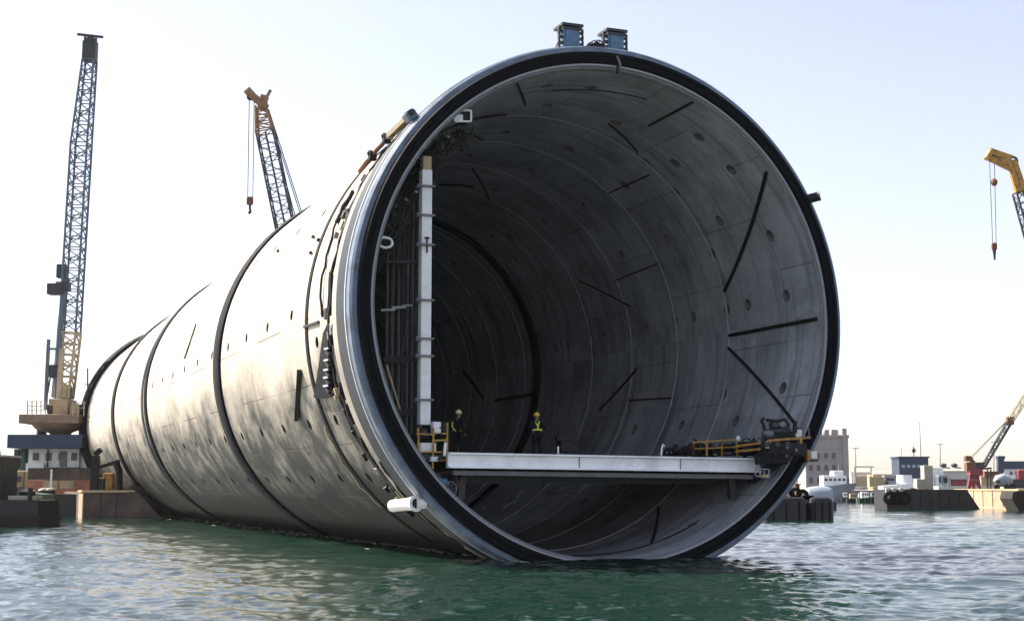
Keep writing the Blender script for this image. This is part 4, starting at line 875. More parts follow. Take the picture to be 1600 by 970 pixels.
r = thing('antenna', 'thin antenna mast rising behind the far end of the tunnel', 'antenna', at(137, 700, 190)); MB().tube([at(137, 740, 190), at(137, 575, 190)], .12, 6).build('pole', 'lattice_dark', r)
for y in (600, 620, 640): MB().bar(at(132, y, 190), at(142, y, 190), .1).build('cross_arm', 'lattice_dark', r)

# ------------------------------------------------------------------ right bank
a = sea(1206, 812); b = sea(1304, 812.5)
pr = thing('pontoon', 'black rubber-clad pontoon block right of the tunnel, left half of two', 'pontoon', (a.x-2, a.y, 0), 'black pontoon blocks')
zt = at(1250, 776, a.y).z
def padblock(x0, x1, y0, root):
    w = x1-x0; m = MB(); m.box(((x0+x1)/2, y0+2.5, zt/2-.5), (w, 5, zt+1.0), ch=.45); m.build('hull', 'navyhull', root)
    for k in range(3): MB().bar((x0+w*(.2+.3*k), y0-.03, .0), (x0+w*(.2+.3*k), y0-.03, zt*.8), .14, .10).build('rib', 'rubber', root)
x_a, x_m, x_b = at(1195, 800, a.y).x, at(1264, 800, a.y).x, at(1304, 800, a.y).x
padblock(x_a, x_m-.08, a.y, pr)
pr2 = thing('pontoon', 'black rubber-clad pontoon block right of the tunnel, right half of two', 'pontoon', (x_m+1, a.y, 0), 'black pontoon blocks')
padblock(x_m+.08, x_b, a.y-.05, pr2)
for i, (x, y, lb) in enumerate(((1232, 771, 'black tyre heaped on the pontoon, nearest the tunnel'), (1243, 768, 'black tyre standing highest in the heap on the pontoon'), (1254, 771, 'black tyre next to the pale dome boat'), (1263, 775, 'black tyre lying flat at the joint of the pontoon blocks'))):
    p = at(x, y+2, a.y+1.2); fender(p, .36, .17, (.3, .9, .4) if i < 3 else (0, .1, 1), lb, 'tyres on the black pontoon')
r = thing('mooring_post', 'short rusty mooring post on the black pontoon by the tyres', 'post', at(1246, 775, a.y+2)); MB().cyl(at(1246, 777, a.y+2), at(1246, 757, a.y+2), .18, .18, 12).build('post', 'rust', r); MB().cyl(at(1246, 757, a.y+2), at(1246, 755.5, a.y+2), .28, .28, 12).build('cap', 'rust', r)
Yd = 168.0
r = thing('covered_boat', 'pale blue-grey boat with a rounded cover behind the black pontoon', 'boat', (at(1280, 770, Yd).x, Yd, 0))
m = MB(); c = at(1280, 775, Yd); V = []; 
for j in range(9):
    k = -1+j/4; V += [Vector((c.x+k*1.55, Yd+1.0*math.cos(PI*i/8)*(1-.1*k*k), .5+(c.z-.2+(.9*(1-.25*k*k)))*math.sin(PI*i/8))) for i in range(9)]
m.add(V, [(j*9+i, j*9+i+1, (j+1)*9+i+1, (j+1)*9+i) for j in range(8) for i in range(8)]+[tuple(range(9)), tuple(72+i for i in range(9))], True); m.build('cover', 'dome', r)
MB().box((c.x, Yd, .35), (3.6, 2.4, 1.2), ch=.2).build('hull', 'navyhull', r); MB().box((c.x-1.9, Yd, c.z+.1), (.7, 1.2, .9), ch=.1).build('console', 'conc', r)
Yt = 400.0; st_ = Yt/FPX
tw = thing('harbour_tower', 'square pinkish grey concrete tower with teeth along its top, right of the tunnel mouth', 'tower', (at(1298, 745, Yt).x, Yt, 0))
xA, xB = at(1258, 700, Yt).x, at(1325, 700, Yt).x; zt_ = at(1298, 684, Yt).z; tW = xB-xA; cx = (xA+xB)/2
sh_ = MB().box((cx, Yt+5.5, zt_/2-.4), (tW, 11, zt_+.8), ch=.12).build('shaft', 'tower', tw)
MB().box((cx, Yt+5.5, zt_+.4), (tW+.7, 11.7, .9), ch=.1).build('parapet', 'tower', tw)
for i, (f, h) in enumerate(((.05, 2.3), (.20, 1.9), (.36, 2.2), (.52, 2.4), (.68, 2.5), (.93, 3.0))):
    MB().box((xA+tW*f, Yt+.4, zt_+.85+h*.31), (1.25, .8, h*.62), ch=.08).build('merlon', 'tower', tw)
    MB().box((xA+tW*f, Yt+10.6, zt_+.85+h*.31), (1.25, .8, h*.62), ch=.08).build('merlon', 'tower', tw)
MB().box((xB-.75, Yt-.25, zt_/2+.2), (1.4, .9, zt_+1.2), ch=.06).build('corner_pier', 'tower', tw)
for zz in (.38, .60, .82): MB().box((cx-.5, Yt-.06, zt_*zz), (tW-1.4, .3, .28)).build('string_course', 'tower', tw)
for zz in (.70, .49, .28):
    for f in (.12, .30, .48, .66):
        MB().box((xA+tW*f, Yt-.02, zt_*zz), (1.0, .14, 1.5)).build('window', 'glass', sh_); MB().box((xA+tW*f, Yt-.10, zt_*zz-.85), (1.3, .3, .14)).build('sill', 'tower', sh_)
# patrol ship
Ys = 265.0; ss = Ys/FPX
sh = thing('patrol_ship', 'white ship with a grey hull lying in front of the toothed tower', 'ship', (at(1310, 770, Ys).x, Ys, 0))
xa, xb = at(1262, 770, Ys).x, at(1344, 770, Ys).x; hzs = lambda y: at(1300, y, Ys).z
m = MB(); top = [(xa, Ys+2.5, hzs(762)), (xa+2, Ys, hzs(762)), (xb-3.0, Ys, hzs(756)), (xb, Ys+2.5, hzs(754)), (xb-3.0, Ys+5, hzs(756)), (xa+2, Ys+5, hzs(762))]; lo = [(xa+.3, Ys+2.5, -.5), (xa+2.3, Ys+.4, -.5), (xb-4.0, Ys+.4, -.5), (xb-1.5, Ys+2.5, -.5), (xb-4, Ys+4.6, -.5), (xa+2.3, Ys+4.6, -.5)]
m.add(lo+top, [(i, (i+1) % 6, (i+1) % 6+6, i+6) for i in range(6)]+[tuple(range(6, 12)), tuple(range(5, -1, -1))]); m.build('hull', 'hullgrey', sh)
dk = MB().box((at(1306, 750, Ys).x, Ys+2.5, hzs(751)), (36*ss, 3.6, hzs(743)-hzs(760)), ch=.15).build('deckhouse', 'white', sh)
MB().box((at(1312, 740, Ys).x, Ys+2.5, hzs(740)), (16*ss, 3.0, hzs(735)-hzs(745)), ch=.15).build('wheelhouse', 'white', sh)
for i in range(5): MB().box((at(1292+i*7, 749, Ys).x, Ys+.68, hzs(749)), (.5, .08, .45)).build('window', 'glass', dk)
MB().tube([(at(1316, 740, Ys).x, Ys+2.5, hzs(738)), (at(1316, 740, Ys).x, Ys+2.5, hzs(722))], .10, 6).build('mast', 'grey', sh)
MB().bar((at(1330, 740, Ys).x, Ys+2.5, hzs(755)), (at(1330, 740, Ys).x, Ys+2.5, hzs(746)), .4).build('bitt', 'grey', sh)

def workboat(cx, yw, w, hull_mat, top_mat, label, h=1.0, canopy=False):
    p = sea(cx, yw); Yb = p.y; k = Yb/FPX; L_ = w*k
    r = thing('workboat', label, 'boat', (p.x, Yb, 0), 'small workboats by the right bank')
    m = MB(); H = .9*h; top = [(-.5, .2), (-.42, 0), (.34, 0), (.5, .5), (.34, 1), (-.42, 1), (-.5, .8)]
    n = len(top); W = min(2.4, L_*.4)
    m.add([(p.x+x*L_*.94, Yb+.1+y*W*.9, -.4) for x, y in top]+[(p.x+x*L_, Yb+y*W, H+(.35*H if x > .4 else 0)) for x, y in top], [(i, (i+1) % n, (i+1) % n+n, i+n) for i in range(n)]+[tuple(range(n, 2*n)), tuple(range(n-1, -1, -1))]); m.build('hull', hull_mat, r)
    cab = MB().box((p.x-L_*.12, Yb+W/2, H+.55*h), (L_*.34, W*.6, 1.1*h), ch=.06).build('cabin', top_mat, r)
    for dx in (-.22, -.10, .0): MB().box((p.x+dx*L_, Yb+W*.2-.02, H+.7*h), (L_*.08, .05, .38*h)).build('window', 'glass', cab)
    MB().tube([(p.x-L_*.12, Yb+W/2, H+1.1*h), (p.x-L_*.12, Yb+W/2, H+2.3*h)], .045, 6).build('mast', 'grey', r)
    if canopy:
        MB().box((p.x+.08*L_, Yb+W/2, H+1.9*h), (L_*.7, W, .10), ch=.03).build('canopy', 'green', r)
        for dx in (-.22, .4):
            for dy in (.1, .9): MB().bar((p.x+dx*L_, Yb+dy*W, H), (p.x+dx*L_, Yb+dy*W, H+1.9*h), .06).build('canopy_post', 'grey', r)
    for k2 in range(3): MB().ring((p.x+(-.3+.28*k2)*L_, Yb-.08, H*.55), (0, 1, 0), .28, .10, 14, 6).build('tyre', 'rubber', r)
    return r
workboat(1337, 785, 27, 'navyhull', 'tan', 'small dark boat with a tan cabin, first boat right of the grey ship', .75)
workboat(1357, 785.5, 34, 'green', 'white', 'small green boat with a white cabin under a dark canopy', .9, True)
workboat(1379, 786, 22, 'darkhull', 'white', 'smallest dark boat nose to the tyre-hung barge', .8)
Yw = 232.0
wb = thing('white_launch', 'white launch with a flat deck tied behind the tyre-hung barge', 'boat', (at(1408, 770, Yw).x, Yw, 0)); c = at(1408, 756, Yw)
m = MB(); xw = 27*Yw/FPX; m.add([(c.x-xw, Yw, 0), (c.x+xw, Yw, 0), (c.x+xw, Yw+3, 0), (c.x-xw, Yw+3, 0), (c.x-xw*1.05, Yw-.1, c.z-.3), (c.x+xw*1.05, Yw-.1, c.z+.1), (c.x+xw*1.05, Yw+3.1, c.z+.1), (c.x-xw*1.05, Yw+3.1, c.z-.3)], [(0,1,5,4),(1,2,6,5),(2,3,7,6),(3,0,4,7),(4,5,6,7),(0,3,2,1)]); m.build('hull', 'white', wb)
m = MB(); m.cyl((at(1417, 750, Yw).x, Yw+1.5, c.z), (at(1417, 750, Yw).x, Yw+1.5, c.z+1.5), 1.35, 1.2, 16); m.build('round_cabin', 'white', wb)
MB().box((at(1393, 748, Yw).x, Yw+1.5, c.z+.75), (1.5, 1.4, .5), ch=.1).build('engine_cover', 'dark', wb)
# barges
d1 = sea(1386, 795); d2 = sea(1531, 797); 
P = [(d1.x, d1.y), (d2.x, d2.y-1), (d2.x-.3, d2.y+4), (d1.x+.5, d1.y+6)]
Yb = d1.y; zb = at(1450, 766, Yb).z
db = thing('barge', 'long dark barge with big tyres at its left end and a slanted right bow', 'barge', (d1.x+6, Yb+2, 0))
xl, xr1, xr2 = at(1386, 790, Yb).x, at(1512, 768, Yb).x, at(1531, 792, Yb).x
m = MB(); m.prism([(xl, Yb, -.6), (xr2+.3, Yb, -.6), (xr2, Yb, 0), (xr1, Yb, zb), (xl, Yb, zb)], (0, 6, 0)); m.build('hull', 'navyhull', db)
MB().box(((xl+xr1)/2, Yb+3, zb+.06), (xr1-xl, 6.2, .12)).build('deck', 'darkhull', db)
for i in range(6): MB().bar((xl+(xr1-xl)*(.3+.12*i), Yb-.05, .1), (xl+(xr1-xl)*(.3+.12*i), Yb-.05, zb-.05), .14, .10).build('rib', 'darkhull', db)
for i, x in enumerate((1391, 1402, 1412)):
    fender(at(x, 778, Yb-.2), .62, .26, (.15, 1, 0), ('outermost big tyre on the left end of the dark barge', 'second big tyre on the left end of the dark barge, between two others', 'innermost of the three big tyres on the dark barge')[i], 'tyres on the dark barge')
for i, (x, lb) in enumerate(((1387, 'pale tan fender pad at the very corner of the dark barge'), (1397, 'pale tan fender pad between the first and second tyre'), (1408, 'pale tan fender pad between the second and third tyre'))):
    p = at(x, 770, Yb); o = MB().box(p, (.55, .5, 1.3), ch=.15).build('fender_pad', 'conc', None, p); tag(o, lb, 'fender', 'fender pads on the dark barge')
r = thing('concrete_block', 'stepped pale concrete block standing on the dark barge with its left side lit', 'concrete block', at(1448, 762, Yb+2))
m = MB(); xx = lambda x, y=740: at(x, y, Yb+2).x; zz = lambda y: at(1450, y, Yb+2).z
m.box(((xx(1443)+xx(1457))/2, Yb+2.5, (zz(727)+zz(767))/2), (xx(1457)-xx(1443), 1.6, zz(727)-zz(767)), ch=.06); m.build('pillar', 'conc', r)
MB().box(((xx(1431)+xx(1443))/2, Yb+2.5, (zz(748)+zz(767))/2), (xx(1443)-xx(1431)-.01, 1.6, zz(748)-zz(767)), ch=.06).build('step', 'conc', r)
Yb2 = 166.0; zb2 = at(1560, 766, Yb2).z
tb = thing('barge', 'tan sunlit barge behind the slanted bow of the dark barge', 'barge', (65, 178, 0))
m = MB(); m.box((65.6, 178, zb2/2-.3), (12.6, 24, zb2+.6)); m.build('hull', 'tanhull', tb)
MB().box((65.6, 178, zb2+.08), (12.8, 24.2, .16)).build('deck_edge', 'tan', tb)
for i in range(6): MB().bar((59.28, 168+i*3.6, .2), (59.28, 168+i*3.6, zb2-.1), .08, .14).build('rib', 'tanhull', tb)
r = thing('barge', 'dark barge end cut by the right edge of the view', 'barge', (at(1598, 780, Yb2-7).x, Yb2-7, 0)); xk = at(1587, 785, Yb2-7).x
MB().prism([(xk+.6, Yb2-7, -.5), (xk+14, Yb2-7, -.5), (xk+14, Yb2-7, zb2*.95), (xk-.2, Yb2-7, zb2*.95), (xk-.4, Yb2-7, zb2*.6)], (0, 4, 0)).build('hull', 'darkhull', r); MB().box((xk+7, Yb2-5, zb2*.95+.06), (13.8, 4.1, .12)).build('deck', 'wood', r)
# navy hall
Yh = 300.0
nh = thing('navy_building', 'boxy navy control building with aerials on its roof, left of the concrete block', 'building', (at(1428, 745, Yh).x, Yh, 0)); xh0, xh1 = at(1405, 730, Yh).x, at(1451, 730, Yh).x; zh = at(1428, 715, Yh).z
wl = MB().box(((xh0+xh1)/2, Yh+3, zh/2), (xh1-xh0, 6, zh), ch=.05).build('wall', 'navy', nh)
MB().box(((xh0+xh1)/2, Yh+3, zh+.15), (xh1-xh0+.5, 6.5, .3)).build('roof', 'navy', nh)
for i in range(5): MB().box((xh0+(xh1-xh0)*(.14+.18*i), Yh-.02, zh*.80), (.7, .06, .6)).build('window', 'dome', wl)
MB().box(((xh0+xh1)/2, Yh-.02, zh*.5), (xh1-xh0-.6, .06, .3)).build('band', 'dome', nh)
MB().tube([(at(1432, 712, Yh).x, Yh+2, zh), (at(1432, 712, Yh).x, Yh+2, at(1432, 697, Yh).z)], .10, 6).build('mast', 'dark', nh); MB().ball((at(1432, 705, Yh).x, Yh+2, at(1432, 703, Yh).z), (.45, .4, .5)).build('radar_dome', 'dark', nh)
MB().tube([(at(1443, 712, Yh).x, Yh+2, zh), (at(1443, 712, Yh).x, Yh+2, at(1443, 658, Yh).z)], [.10, .05], 6).build('aerial', 'grey', nh)
MB().tube([(at(1413, 712, Yh).x, Yh+2, zh), (at(1413, 712, Yh).x, Yh+2, at(1413, 699, Yh).z)], .05, 6).build('aerial', 'grey', nh)
# low shed and stacked boxes
Yl = 285.0
r = thing('harbour_shed', 'long low grey shed with two roof vents left of the red crane', 'shed', (at(1490, 745, Yl).x, Yl, 0)); c = at(1490, 741, Yl); wS = 48*Yl/FPX
w_ = MB().box((c.x, Yl+2, c.z/2+.3), (wS, 4, c.z+.6)).build('wall', 'shed', r); MB().prism([(c.x-wS/2-.3, Yl-.3, c.z+.61), (c.x+wS/2+.3, Yl-.3, c.z+.61), (c.x+wS/2+.3, Yl+2, c.z+1.4), (c.x-wS/2-.3, Yl+2, c.z+1.4)], (0, 0, .12)).build('roof', 'conc', r)
for x in (1474, 1491): m = MB(); m.cyl(at(x, 733, Yl+2), at(x, 727, Yl+2), .45, .45, 12); m.ball(at(x, 726.5, Yl+2), (.7, .7, .4)); m.build('roof_vent', 'dark', r)
for k in range(4): MB().box((c.x+(-.36+.24*k)*wS, Yl-.02, c.z*.75), (.8, .06, .7)).build('window', 'glass', w_)
for i, (x, y, w, h, mt, lb) in enumerate(((1463, 752, 1.4, 1.5, 'white', 'white crate nearest the concrete block, half in shade'), (1472, 749, 1.5, 1.2, 'dome', 'pale blue crate in front of the low shed'), (1478, 753, 1.3, 1.6, 'shed', 'grey-white crate in front of the low shed, nearest the red crane'), (1497, 754, 2.4, 1.0, 'red', 'low red skid beside the foot of the red crane'))):
    p = at(x, y, 236); r = thing('crate', lb, 'crate', p-Vector((0, 0, h/2)), 'crates on the right bank'); MB().box(p, (w, 1.2, h), ch=.05).build('body', mt, r); MB().box(p+Vector((0, 0, h/2+.05)), (w+.1, 1.3, .08)).build('lid', mt, r)
    for s in (-1, 1): MB().bar(p+Vector((s*w*.3, -.62, -h/2)), p+Vector((s*w*.3, -.62, h/2)), .09, .06).build('batten', 'grey', r)
# red crane
Yr = 240.0; sr = Yr/FPX
rc = thing('red_crane', 'red lattice crane with a long pale boom leaning right, behind the tan barge', 'crane', at(1522, 764, Yr))
m = MB(); 
for x0, x1 in ((1513, 1519), (1531, 1526), (1521, 1523)): m.bar(at(x0, 765, Yr), at(x1, 735, Yr), .45)
m.bar(at(1514, 752, Yr), at(1531, 752, Yr), .35); m.bar(at(1513, 764, Yr), at(1528, 742, Yr), .28); m.bar(at(1531, 764, Yr), at(1518, 742, Yr), .28); m.build('base_frame', 'red', rc)
MB().box(at(1523, 737, Yr), (2.2, 2, 1.2), ch=.12).build('slew_ring', 'red', rc)
m = MB(); m.box(at(1516, 728, Yr), (1.7, 1.6, 1.4), ch=.15); m.box(at(1512, 716, Yr), (1.1, 1.2, .9), ch=.15); m.bar(at(1510, 713, Yr), at(1522, 722, Yr), .5); m.bar(at(1519, 714, Yr), at(1514, 738, Yr), .3); m.build('winch_house', 'rust', rc)
MB().box(at(1530, 727, Yr), (1.5, 1.5, 1.1), ch=.12).build('cab', 'dark', rc)
MB().bar(at(1524, 733, Yr), at(1549, 731, Yr), .25, .3).build('deck_arm', 'dark', rc)
lattice(MB(), at(1537, 728, Yr), at(1579, 656, Yr), .55, .75, 9, .12, .06).build('lower_boom', 'lattice_dark', rc)
MB().box(at(1578, 657, Yr), (1.2, 1.0, 1.4), ch=.15).build('knuckle', 'rust', rc)
lattice(MB(), at(1579, 655, Yr), at(1650, 545, Yr), .95, 1.0, 14, .12, .06).build('upper_boom', 'cream', rc)
for dx in (0, 3): MB().tube([at(1517+dx, 713, Yr), at(1577+dx*.6, 652, Yr)], .07, 5).build('luffing_line', 'cream', rc)
for x in (1543, 1548): MB().bar(at(x, 764, Yr), at(x, 733, Yr), .2).build('prop', 'dark', rc)
r = thing('red_machine', 'second red machine at the right edge, cut by the frame', 'machine', at(1594, 764, Yr-2)); m = MB(); m.box(at(1596, 742, Yr-2), (1.6, 1.6, 1.7), ch=.2); m.bar(at(1588, 752, Yr-2), at(1600, 735, Yr-2), .5); m.build('body', 'red', r); MB().box(at(1590, 755, Yr-2), (2.2, 1.6, 1.5), ch=.2).build('engine', 'dark', r); MB().cyl(at(1582, 760, Yr-2.8), at(1582, 760, Yr-2), .6, None, 16).build('wheel', 'black', r)
r = thing('parked_truck', 'pale round-backed vehicle parked between the red crane and the red machine', 'truck', at(1566, 764, 246)); m = MB(); m.tube([at(1555, 754, 246), at(1559, 750, 246), at(1567, 748, 246), at(1577, 752, 246)], [.5, .9, 1.0, .8], 14); m.build('body', 'dome', r)
for x in (1558, 1573): MB().cyl(at(x, 761, 244.8), at(x, 761, 245.5), .5, None, 14).build('wheel', 'black', r)
MB().box(at(1559, 752, 245), (.7, .1, .5)).build('window', 'glass', r)
Yg = 330.0
r = thing('gantry', 'navy gantry at the right edge with a thick post and beam over a white cabin', 'gantry', at(1563, 745, Yg)); MB().bar(at(1563, 760, Yg), at(1563, 716, Yg), 1.25, 1.4).build('post', 'navy', r); MB().box(at(1563, 714.5, Yg), (1.7, 1.6, .7)).build('post_cap', 'navy', r)
MB().bar(at(1567, 726.5, Yg), at(1680, 726.5, Yg), 1.2, 12.5*Yg/FPX).build('beam', 'navy', r); MB().bar(at(1690, 760, Yg), at(1690, 716, Yg), 1.25, 1.4).build('post', 'navy', r); MB().box(at(1590, 740, Yg+1), (6.5, 2, 2.0), ch=.1).build('cabin', 'white', r)
for x in (1580, 1588, 1596): MB().box(at(x, 739, Yg-.05), (.7, .06, .7)).build('window', 'glass', r)
r = thing('canopy_frame', 'pale open canopy frame on the bank behind the small workboats', 'canopy', at(1348, 755, 330)); MB().box(at(1348, 729, 330), (4.6, 3, .25)).build('roof', 'shed', r)
for x in (1335, 1361): MB().bar(at(x, 760, 330), at(x, 729, 330), .22).build('post', 'shed', r)
MB().box(at(1348, 752, 331), (3.6, 2, 2.2)).build('hut', 'tan', r)
# far low buildings on the quay
def farb(x0, x1, y, Yf, mt, lb, group='low buildings along the far quay'):
    a, b = at(x0, y, Yf), at(x1, y, Yf); r = thing('warehouse', lb, 'warehouse', ((a.x+b.x)/2, Yf, 1), group); h = a.z
    w = MB().box(((a.x+b.x)/2, Yf+4, h/2), (b.x-a.x, 8, h)).build('wall', mt, r)
    MB().prism([(a.x-.3, Yf-.3, h), (b.x+.3, Yf-.3, h), (b.x+.3, Yf+4, h+1.3), (a.x-.3, Yf+4, h+1.3)], (0, 0, .15)).build('roof', 'conc', r)
    k = max(2, int((b.x-a.x)/4))
    for i in range(k): MB().box((a.x+(b.x-a.x)*(i+.5)/k, Yf-.02, h*.6), (1.4, .06, 1.0)).build('window', 'glass', w)
farb(1226, 1272, 742, 460, 'shed', 'pale warehouse just left of the toothed tower, half behind the rim')
farb(1330, 1362, 738, 520, 'shed', 'pale long warehouse between the toothed tower and the open canopy')
farb(1364, 1402, 741, 500, 'tan', 'tan warehouse behind the small workboats')
farb(1456, 1510, 744, 480, 'dome', 'blue-grey warehouse behind the low shed')
farb(1512, 1560, 741, 540, 'shed', 'pale warehouse behind the red crane')
farb(1568, 1660, 740, 520, 'tan', 'tan warehouse behind the navy gantry')
farb(-60, 16, 736, 420, 'shed', 'pale warehouse at the left edge behind the tug')
farb(20, 44, 744, 380, 'tan', 'tan warehouse seen between the tug and the floating workshop')
for x, y, w, h, mt, lb in ((1372, 753, 3.6, 1.7, 'tan', 'tan container on the quay behind the green workboat'), (1393, 750, 3.0, 1.5, 'dome', 'pale blue container on the quay behind the white launch'), (1461, 738, 2.6, 1.5, 'white', 'white container beside the navy control building'), (1541, 752, 2.4, 1.6, 'tan', 'tan container between the red crane and the parked vehicle'), (1548, 742, 2.8, 1.2, 'rust', 'rusty container left of the navy gantry post')):
    p = at(x, y, 262); r = thing('container', lb, 'container', p-Vector((0, 0, h/2)), 'containers on the right bank'); MB().box(p, (w, 1.6, h)).build('box_body', mt, r)
    for k in range(int(w/.45)): MB().bar(p+Vector((-w/2+.25+k*.45, -.82, -h/2+.08)), p+Vector((-w/2+.25+k*.45, -.82, h/2-.08)), .12, .06).build('rib', mt, r)
    MB().box((p.x, p.y, p.z+h/2+.05), (w+.06, 1.66, .1)).build('roof', mt, r)
for x, yt_, lb in ((1337, 700, 'thin lamp mast behind the grey ship'), (1469, 694, 'thin lamp mast beside the stepped concrete block'), (1553, 690, 'thin lamp mast left of the navy gantry')):
    r = thing('lamp_mast', lb, 'lamp mast', at(x, 760, 300), 'lamp masts on the right bank'); MB().tube([at(x, 760, 300), at(x, yt_, 300)], [.12, .07], 6).build('pole', 'grey', r); MB().bar(at(x-5, yt_, 300), at(x+5, yt_, 300), .14).build('lamp_arm', 'grey', r)
workboat(1324, 783, 20, 'hullgrey', 'white', 'little grey boat with a white cabin tucked beside the grey ship', .8)
workboat(1368, 782, 20, 'darkhull', 'dome', 'little dark boat with a pale blue cabin behind the smallest dark boat', .8)
workboat(1347, 782, 16, 'red', 'white', 'little red boat with a white cabin behind the green canopy boat', .7)
r = thing('rope_stack', 'brown heap of ropes on the deck of the dark barge left of the stepped block', 'ropes', at(1424, 766, 172.5))
for i in range(7): MB().ring(at(1418+i*1.9, 766-random.random()*2, 173), (random.uniform(-.3, .3), random.uniform(-.3, .3), 1), random.uniform(.25, .5), .1, 14, 6).build('coil', random.choice(('wood', 'cable', 'rust')), r)
# pale flecks standing for the sunlit hull's reflection along the waterline
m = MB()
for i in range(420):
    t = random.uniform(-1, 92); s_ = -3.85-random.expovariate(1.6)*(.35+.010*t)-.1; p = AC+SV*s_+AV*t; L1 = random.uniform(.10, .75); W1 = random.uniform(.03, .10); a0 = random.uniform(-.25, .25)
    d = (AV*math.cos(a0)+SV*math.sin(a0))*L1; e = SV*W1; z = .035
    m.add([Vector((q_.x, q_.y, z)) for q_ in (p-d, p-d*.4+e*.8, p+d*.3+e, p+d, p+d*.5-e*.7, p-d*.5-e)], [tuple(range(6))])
tag(m.build('glint_flecks', 'hull_glint'), kind='stuff')
# ------------------------------------------------------------------ ground, water
m = MB(); m.box((150, 640, .55), (420, 470, 2.3)); tag(m.build('quay', 'land'), kind='structure')
m = MB(); m.box((-260, 600, .45), (330, 500, 2.1)); tag(m.build('quay', 'land'), kind='structure')

def water():
    ang = np.concatenate([np.radians(np.linspace(-180, -34, 40))[:-1], np.radians(np.linspace(-34, 34, 760)), np.radians(np.linspace(34, 180, 40))[1:]])
    rr = np.concatenate([np.geomspace(2.0, 22, 24)[:-1], np.geomspace(22, 110, 640)[:-1], np.geomspace(110, 330, 170), np.geomspace(330, 9000, 40)[1:]])
    A, R = np.meshgrid(ang, rr); X = R*np.sin(A); Y = R*np.cos(A); Z = np.zeros_like(X)
    rng = np.random.default_rng(5); cell = np.where(R < 110, R*.0025, R*.0065)
    Xw = X+.45*np.sin(.55*Y+.3*X)+.25*np.sin(1.3*X-.7*Y+1); Yw_ = Y+.40*np.sin(.6*X-.4*Y+2)+.2*np.sin(1.7*Y+.9*X)
    for i in range(110):
        lam = float(np.exp(rng.uniform(np.log(.22), np.log(5.0)))); th = rng.normal(math.radians(255), .65); k = 2*PI/lam
        amp = (.0053*lam**.85 if lam < 1.4 else .0038*lam**.45)*rng.uniform(.5, 1.4)
        fade = np.clip((lam/cell-2.0)/2.5, 0, 1)
        ph = k*(Xw*math.cos(th)+Yw_*math.sin(th))+rng.uniform(0, 2*PI)
        Z += amp*fade*((1.35-2.1*np.abs(np.sin(ph*.5))) if i % 2 else np.sin(ph))
    # calmer close to the tube and none inside it
    s = (X-AX[0])*SV.x+(Y-AX[1])*SV.y; t = (X-AX[0])*AV.x+(Y-AX[1])*AV.y
    inside = (np.abs(s) < 3.6) & (t > .1) & (t < 111)
    Z = np.where(inside, np.minimum(Z*.15, .0)-.25, Z); Z -= .01
    nr, na = X.shape; V = np.stack([X, Y, Z], -1).reshape(-1, 3)
    i = np.arange(nr-1)[:, None]*na+np.arange(na-1)[None]; F = np.stack([i, i+1, i+1+na, i+na], -1).reshape(-1, 4)
    me = bpy.data.meshes.new('water'); me.vertices.add(len(V)); me.vertices.foreach_set('co', V.ravel())
    me.loops.add(F.size); me.loops.foreach_set('vertex_index', F.ravel().astype(np.int32)); me.polygons.add(len(F))
    me.polygons.foreach_set('loop_start', np.arange(0, F.size, 4, dtype=np.int32)); me.polygons.foreach_set('loop_total', np.full(len(F), 4, dtype=np.int32)); me.update(calc_edges=True); me.validate()
    me.polygons.foreach_set('use_smooth', [True]*len(F))
    w = bpy.data.materials.new('sea_water'); w.use_nodes = True; N = w.node_tree.nodes; L = w.node_tree.links; b = N['Principled BSDF']
    b.inputs['Base Color'].default_value = (.010, .060, .040, 1); b.inputs['Roughness'].default_value = .06; b.inputs['IOR'].default_value = 2.0; b.inputs['Specular IOR Level'].default_value = .75
    tc = N.new('ShaderNodeTexCoord'); n = N.new('ShaderNodeTexNoise'); n.inputs['Scale'].default_value = 4.0; n.inputs['Detail'].default_value = 6; n.inputs['Roughness'].default_value = .6; L.new(tc.outputs['Object'], n.inputs['Vector'])
    bp_ = N.new('ShaderNodeBump'); bp_.inputs['Strength'].default_value = .35; bp_.inputs['Distance'].default_value = .06; L.new(n.outputs[0], bp_.inputs['Height']); L.new(bp_.outputs[0], b.inputs['Normal'])
    n2 = N.new('ShaderNodeTexNoise'); n2.inputs['Scale'].default_value = .12; n2.inputs['Detail'].default_value = 4; L.new(tc.outputs['Object'], n2.inputs['Vector'])
    mx = N.new('ShaderNodeMix'); mx.data_type = 'RGBA'; L.new(n2.outputs[0], mx.inputs[0]); mx.inputs[6].default_value = (.0035, .019, .0125, 1); mx.inputs[7].default_value = (.006, .028, .0165, 1); L.new(mx.outputs[2], b.inputs['Base Color'])
    me.materials.append(w); o = bpy.data.objects.new('water', me); COL.objects.link(o); tag(o, kind='structure')
water()
m = MB(); m.box((0, 0, -16), (20000, 20000, 1)); tag(m.build('seabed', 'green'), kind='structure')

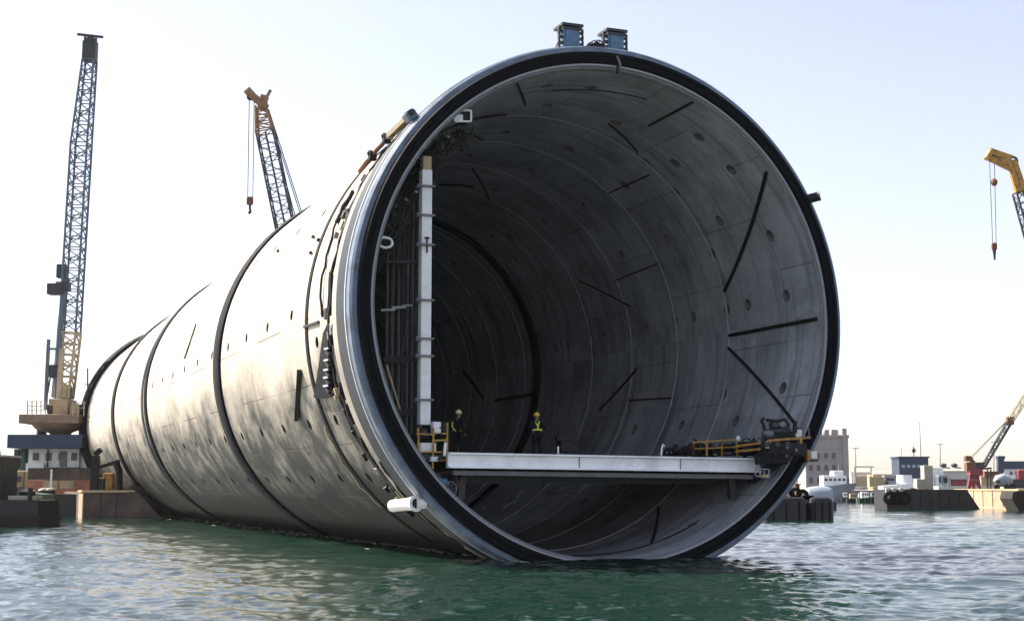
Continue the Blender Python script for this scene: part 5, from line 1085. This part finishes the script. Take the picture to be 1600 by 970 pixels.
m = MB(); m.box((0, 480, 44), (1500, 1150, 125)); hz_o = m.build('haze', 'rubber'); tag(hz_o, kind='stuff')
hm_ = bpy.data.materials.new('pale_haze'); hm_.use_nodes = True; hn = hm_.node_tree.nodes; hn.remove(hn['Principled BSDF'])
pv = hn.new('ShaderNodeVolumePrincipled'); pv.inputs['Color'].default_value = (.95, .95, .96, 1); pv.inputs['Density'].default_value = .00006; pv.inputs['Anisotropy'].default_value = .3
hm_.node_tree.links.new(pv.outputs[0], hn['Material Output'].inputs['Volume']); hz_o.data.materials.clear(); hz_o.data.materials.append(hm_)
# ------------------------------------------------------------------ light, sky, camera
SUN_AZ, SUN_EL = math.radians(-65), math.radians(45)
w = bpy.data.worlds.new('World'); sc.world = w; w.use_nodes = True
N = w.node_tree.nodes; L = w.node_tree.links
sk = N.new('ShaderNodeTexSky'); sk.sky_type = 'NISHITA'; sk.sun_disc = False; sk.sun_elevation = SUN_EL; sk.sun_rotation = SUN_AZ
sk.air_density = 1.0; sk.dust_density = .8; sk.ozone_density = 3.0
hs = N.new('ShaderNodeHueSaturation'); hs.inputs['Saturation'].default_value = .6; L.new(sk.outputs[0], hs.inputs['Color'])   # milky, dust-laden air
bg = N['Background']; bg.inputs[1].default_value = .088; tn = N.new('ShaderNodeMix'); tn.data_type = 'RGBA'; tn.blend_type = 'MULTIPLY'; tn.inputs[0].default_value = 1; tn.inputs[7].default_value = (1.065, .975, .97, 1); L.new(hs.outputs[0], tn.inputs[6]); L.new(tn.outputs[2], bg.inputs[0])
sd = bpy.data.lights.new('sun', 'SUN'); sd.energy = 5.0; sd.angle = math.radians(.55); sd.color = (1, .90, .76)
so = bpy.data.objects.new('sun', sd); COL.objects.link(so)
dv = Vector((math.sin(SUN_AZ)*math.cos(SUN_EL), math.cos(SUN_AZ)*math.cos(SUN_EL), math.sin(SUN_EL)))
so.rotation_euler = dv.to_track_quat('Z', 'Y').to_euler(); so.location = (0, 0, 60)
cd = bpy.data.cameras.new('camera'); cd.sensor_width = 36; cd.lens = FPX/1600*36; cd.clip_start = .1; cd.clip_end = 20000
co = bpy.data.objects.new('camera', cd); COL.objects.link(co); co.location = EYE; co.rotation_euler = (PI/2+PITCH, 0, 0); sc.camera = co
sc.render.engine = 'CYCLES'
sc.view_settings.view_transform = 'Standard'; sc.view_settings.look = 'None'; sc.view_settings.gamma = 1; sc.view_settings.exposure = 1.42
sc.cycles.max_bounces = 10; sc.cycles.diffuse_bounces = 8; sc.cycles.glossy_bounces = 3
sc.cycles.use_denoising = True
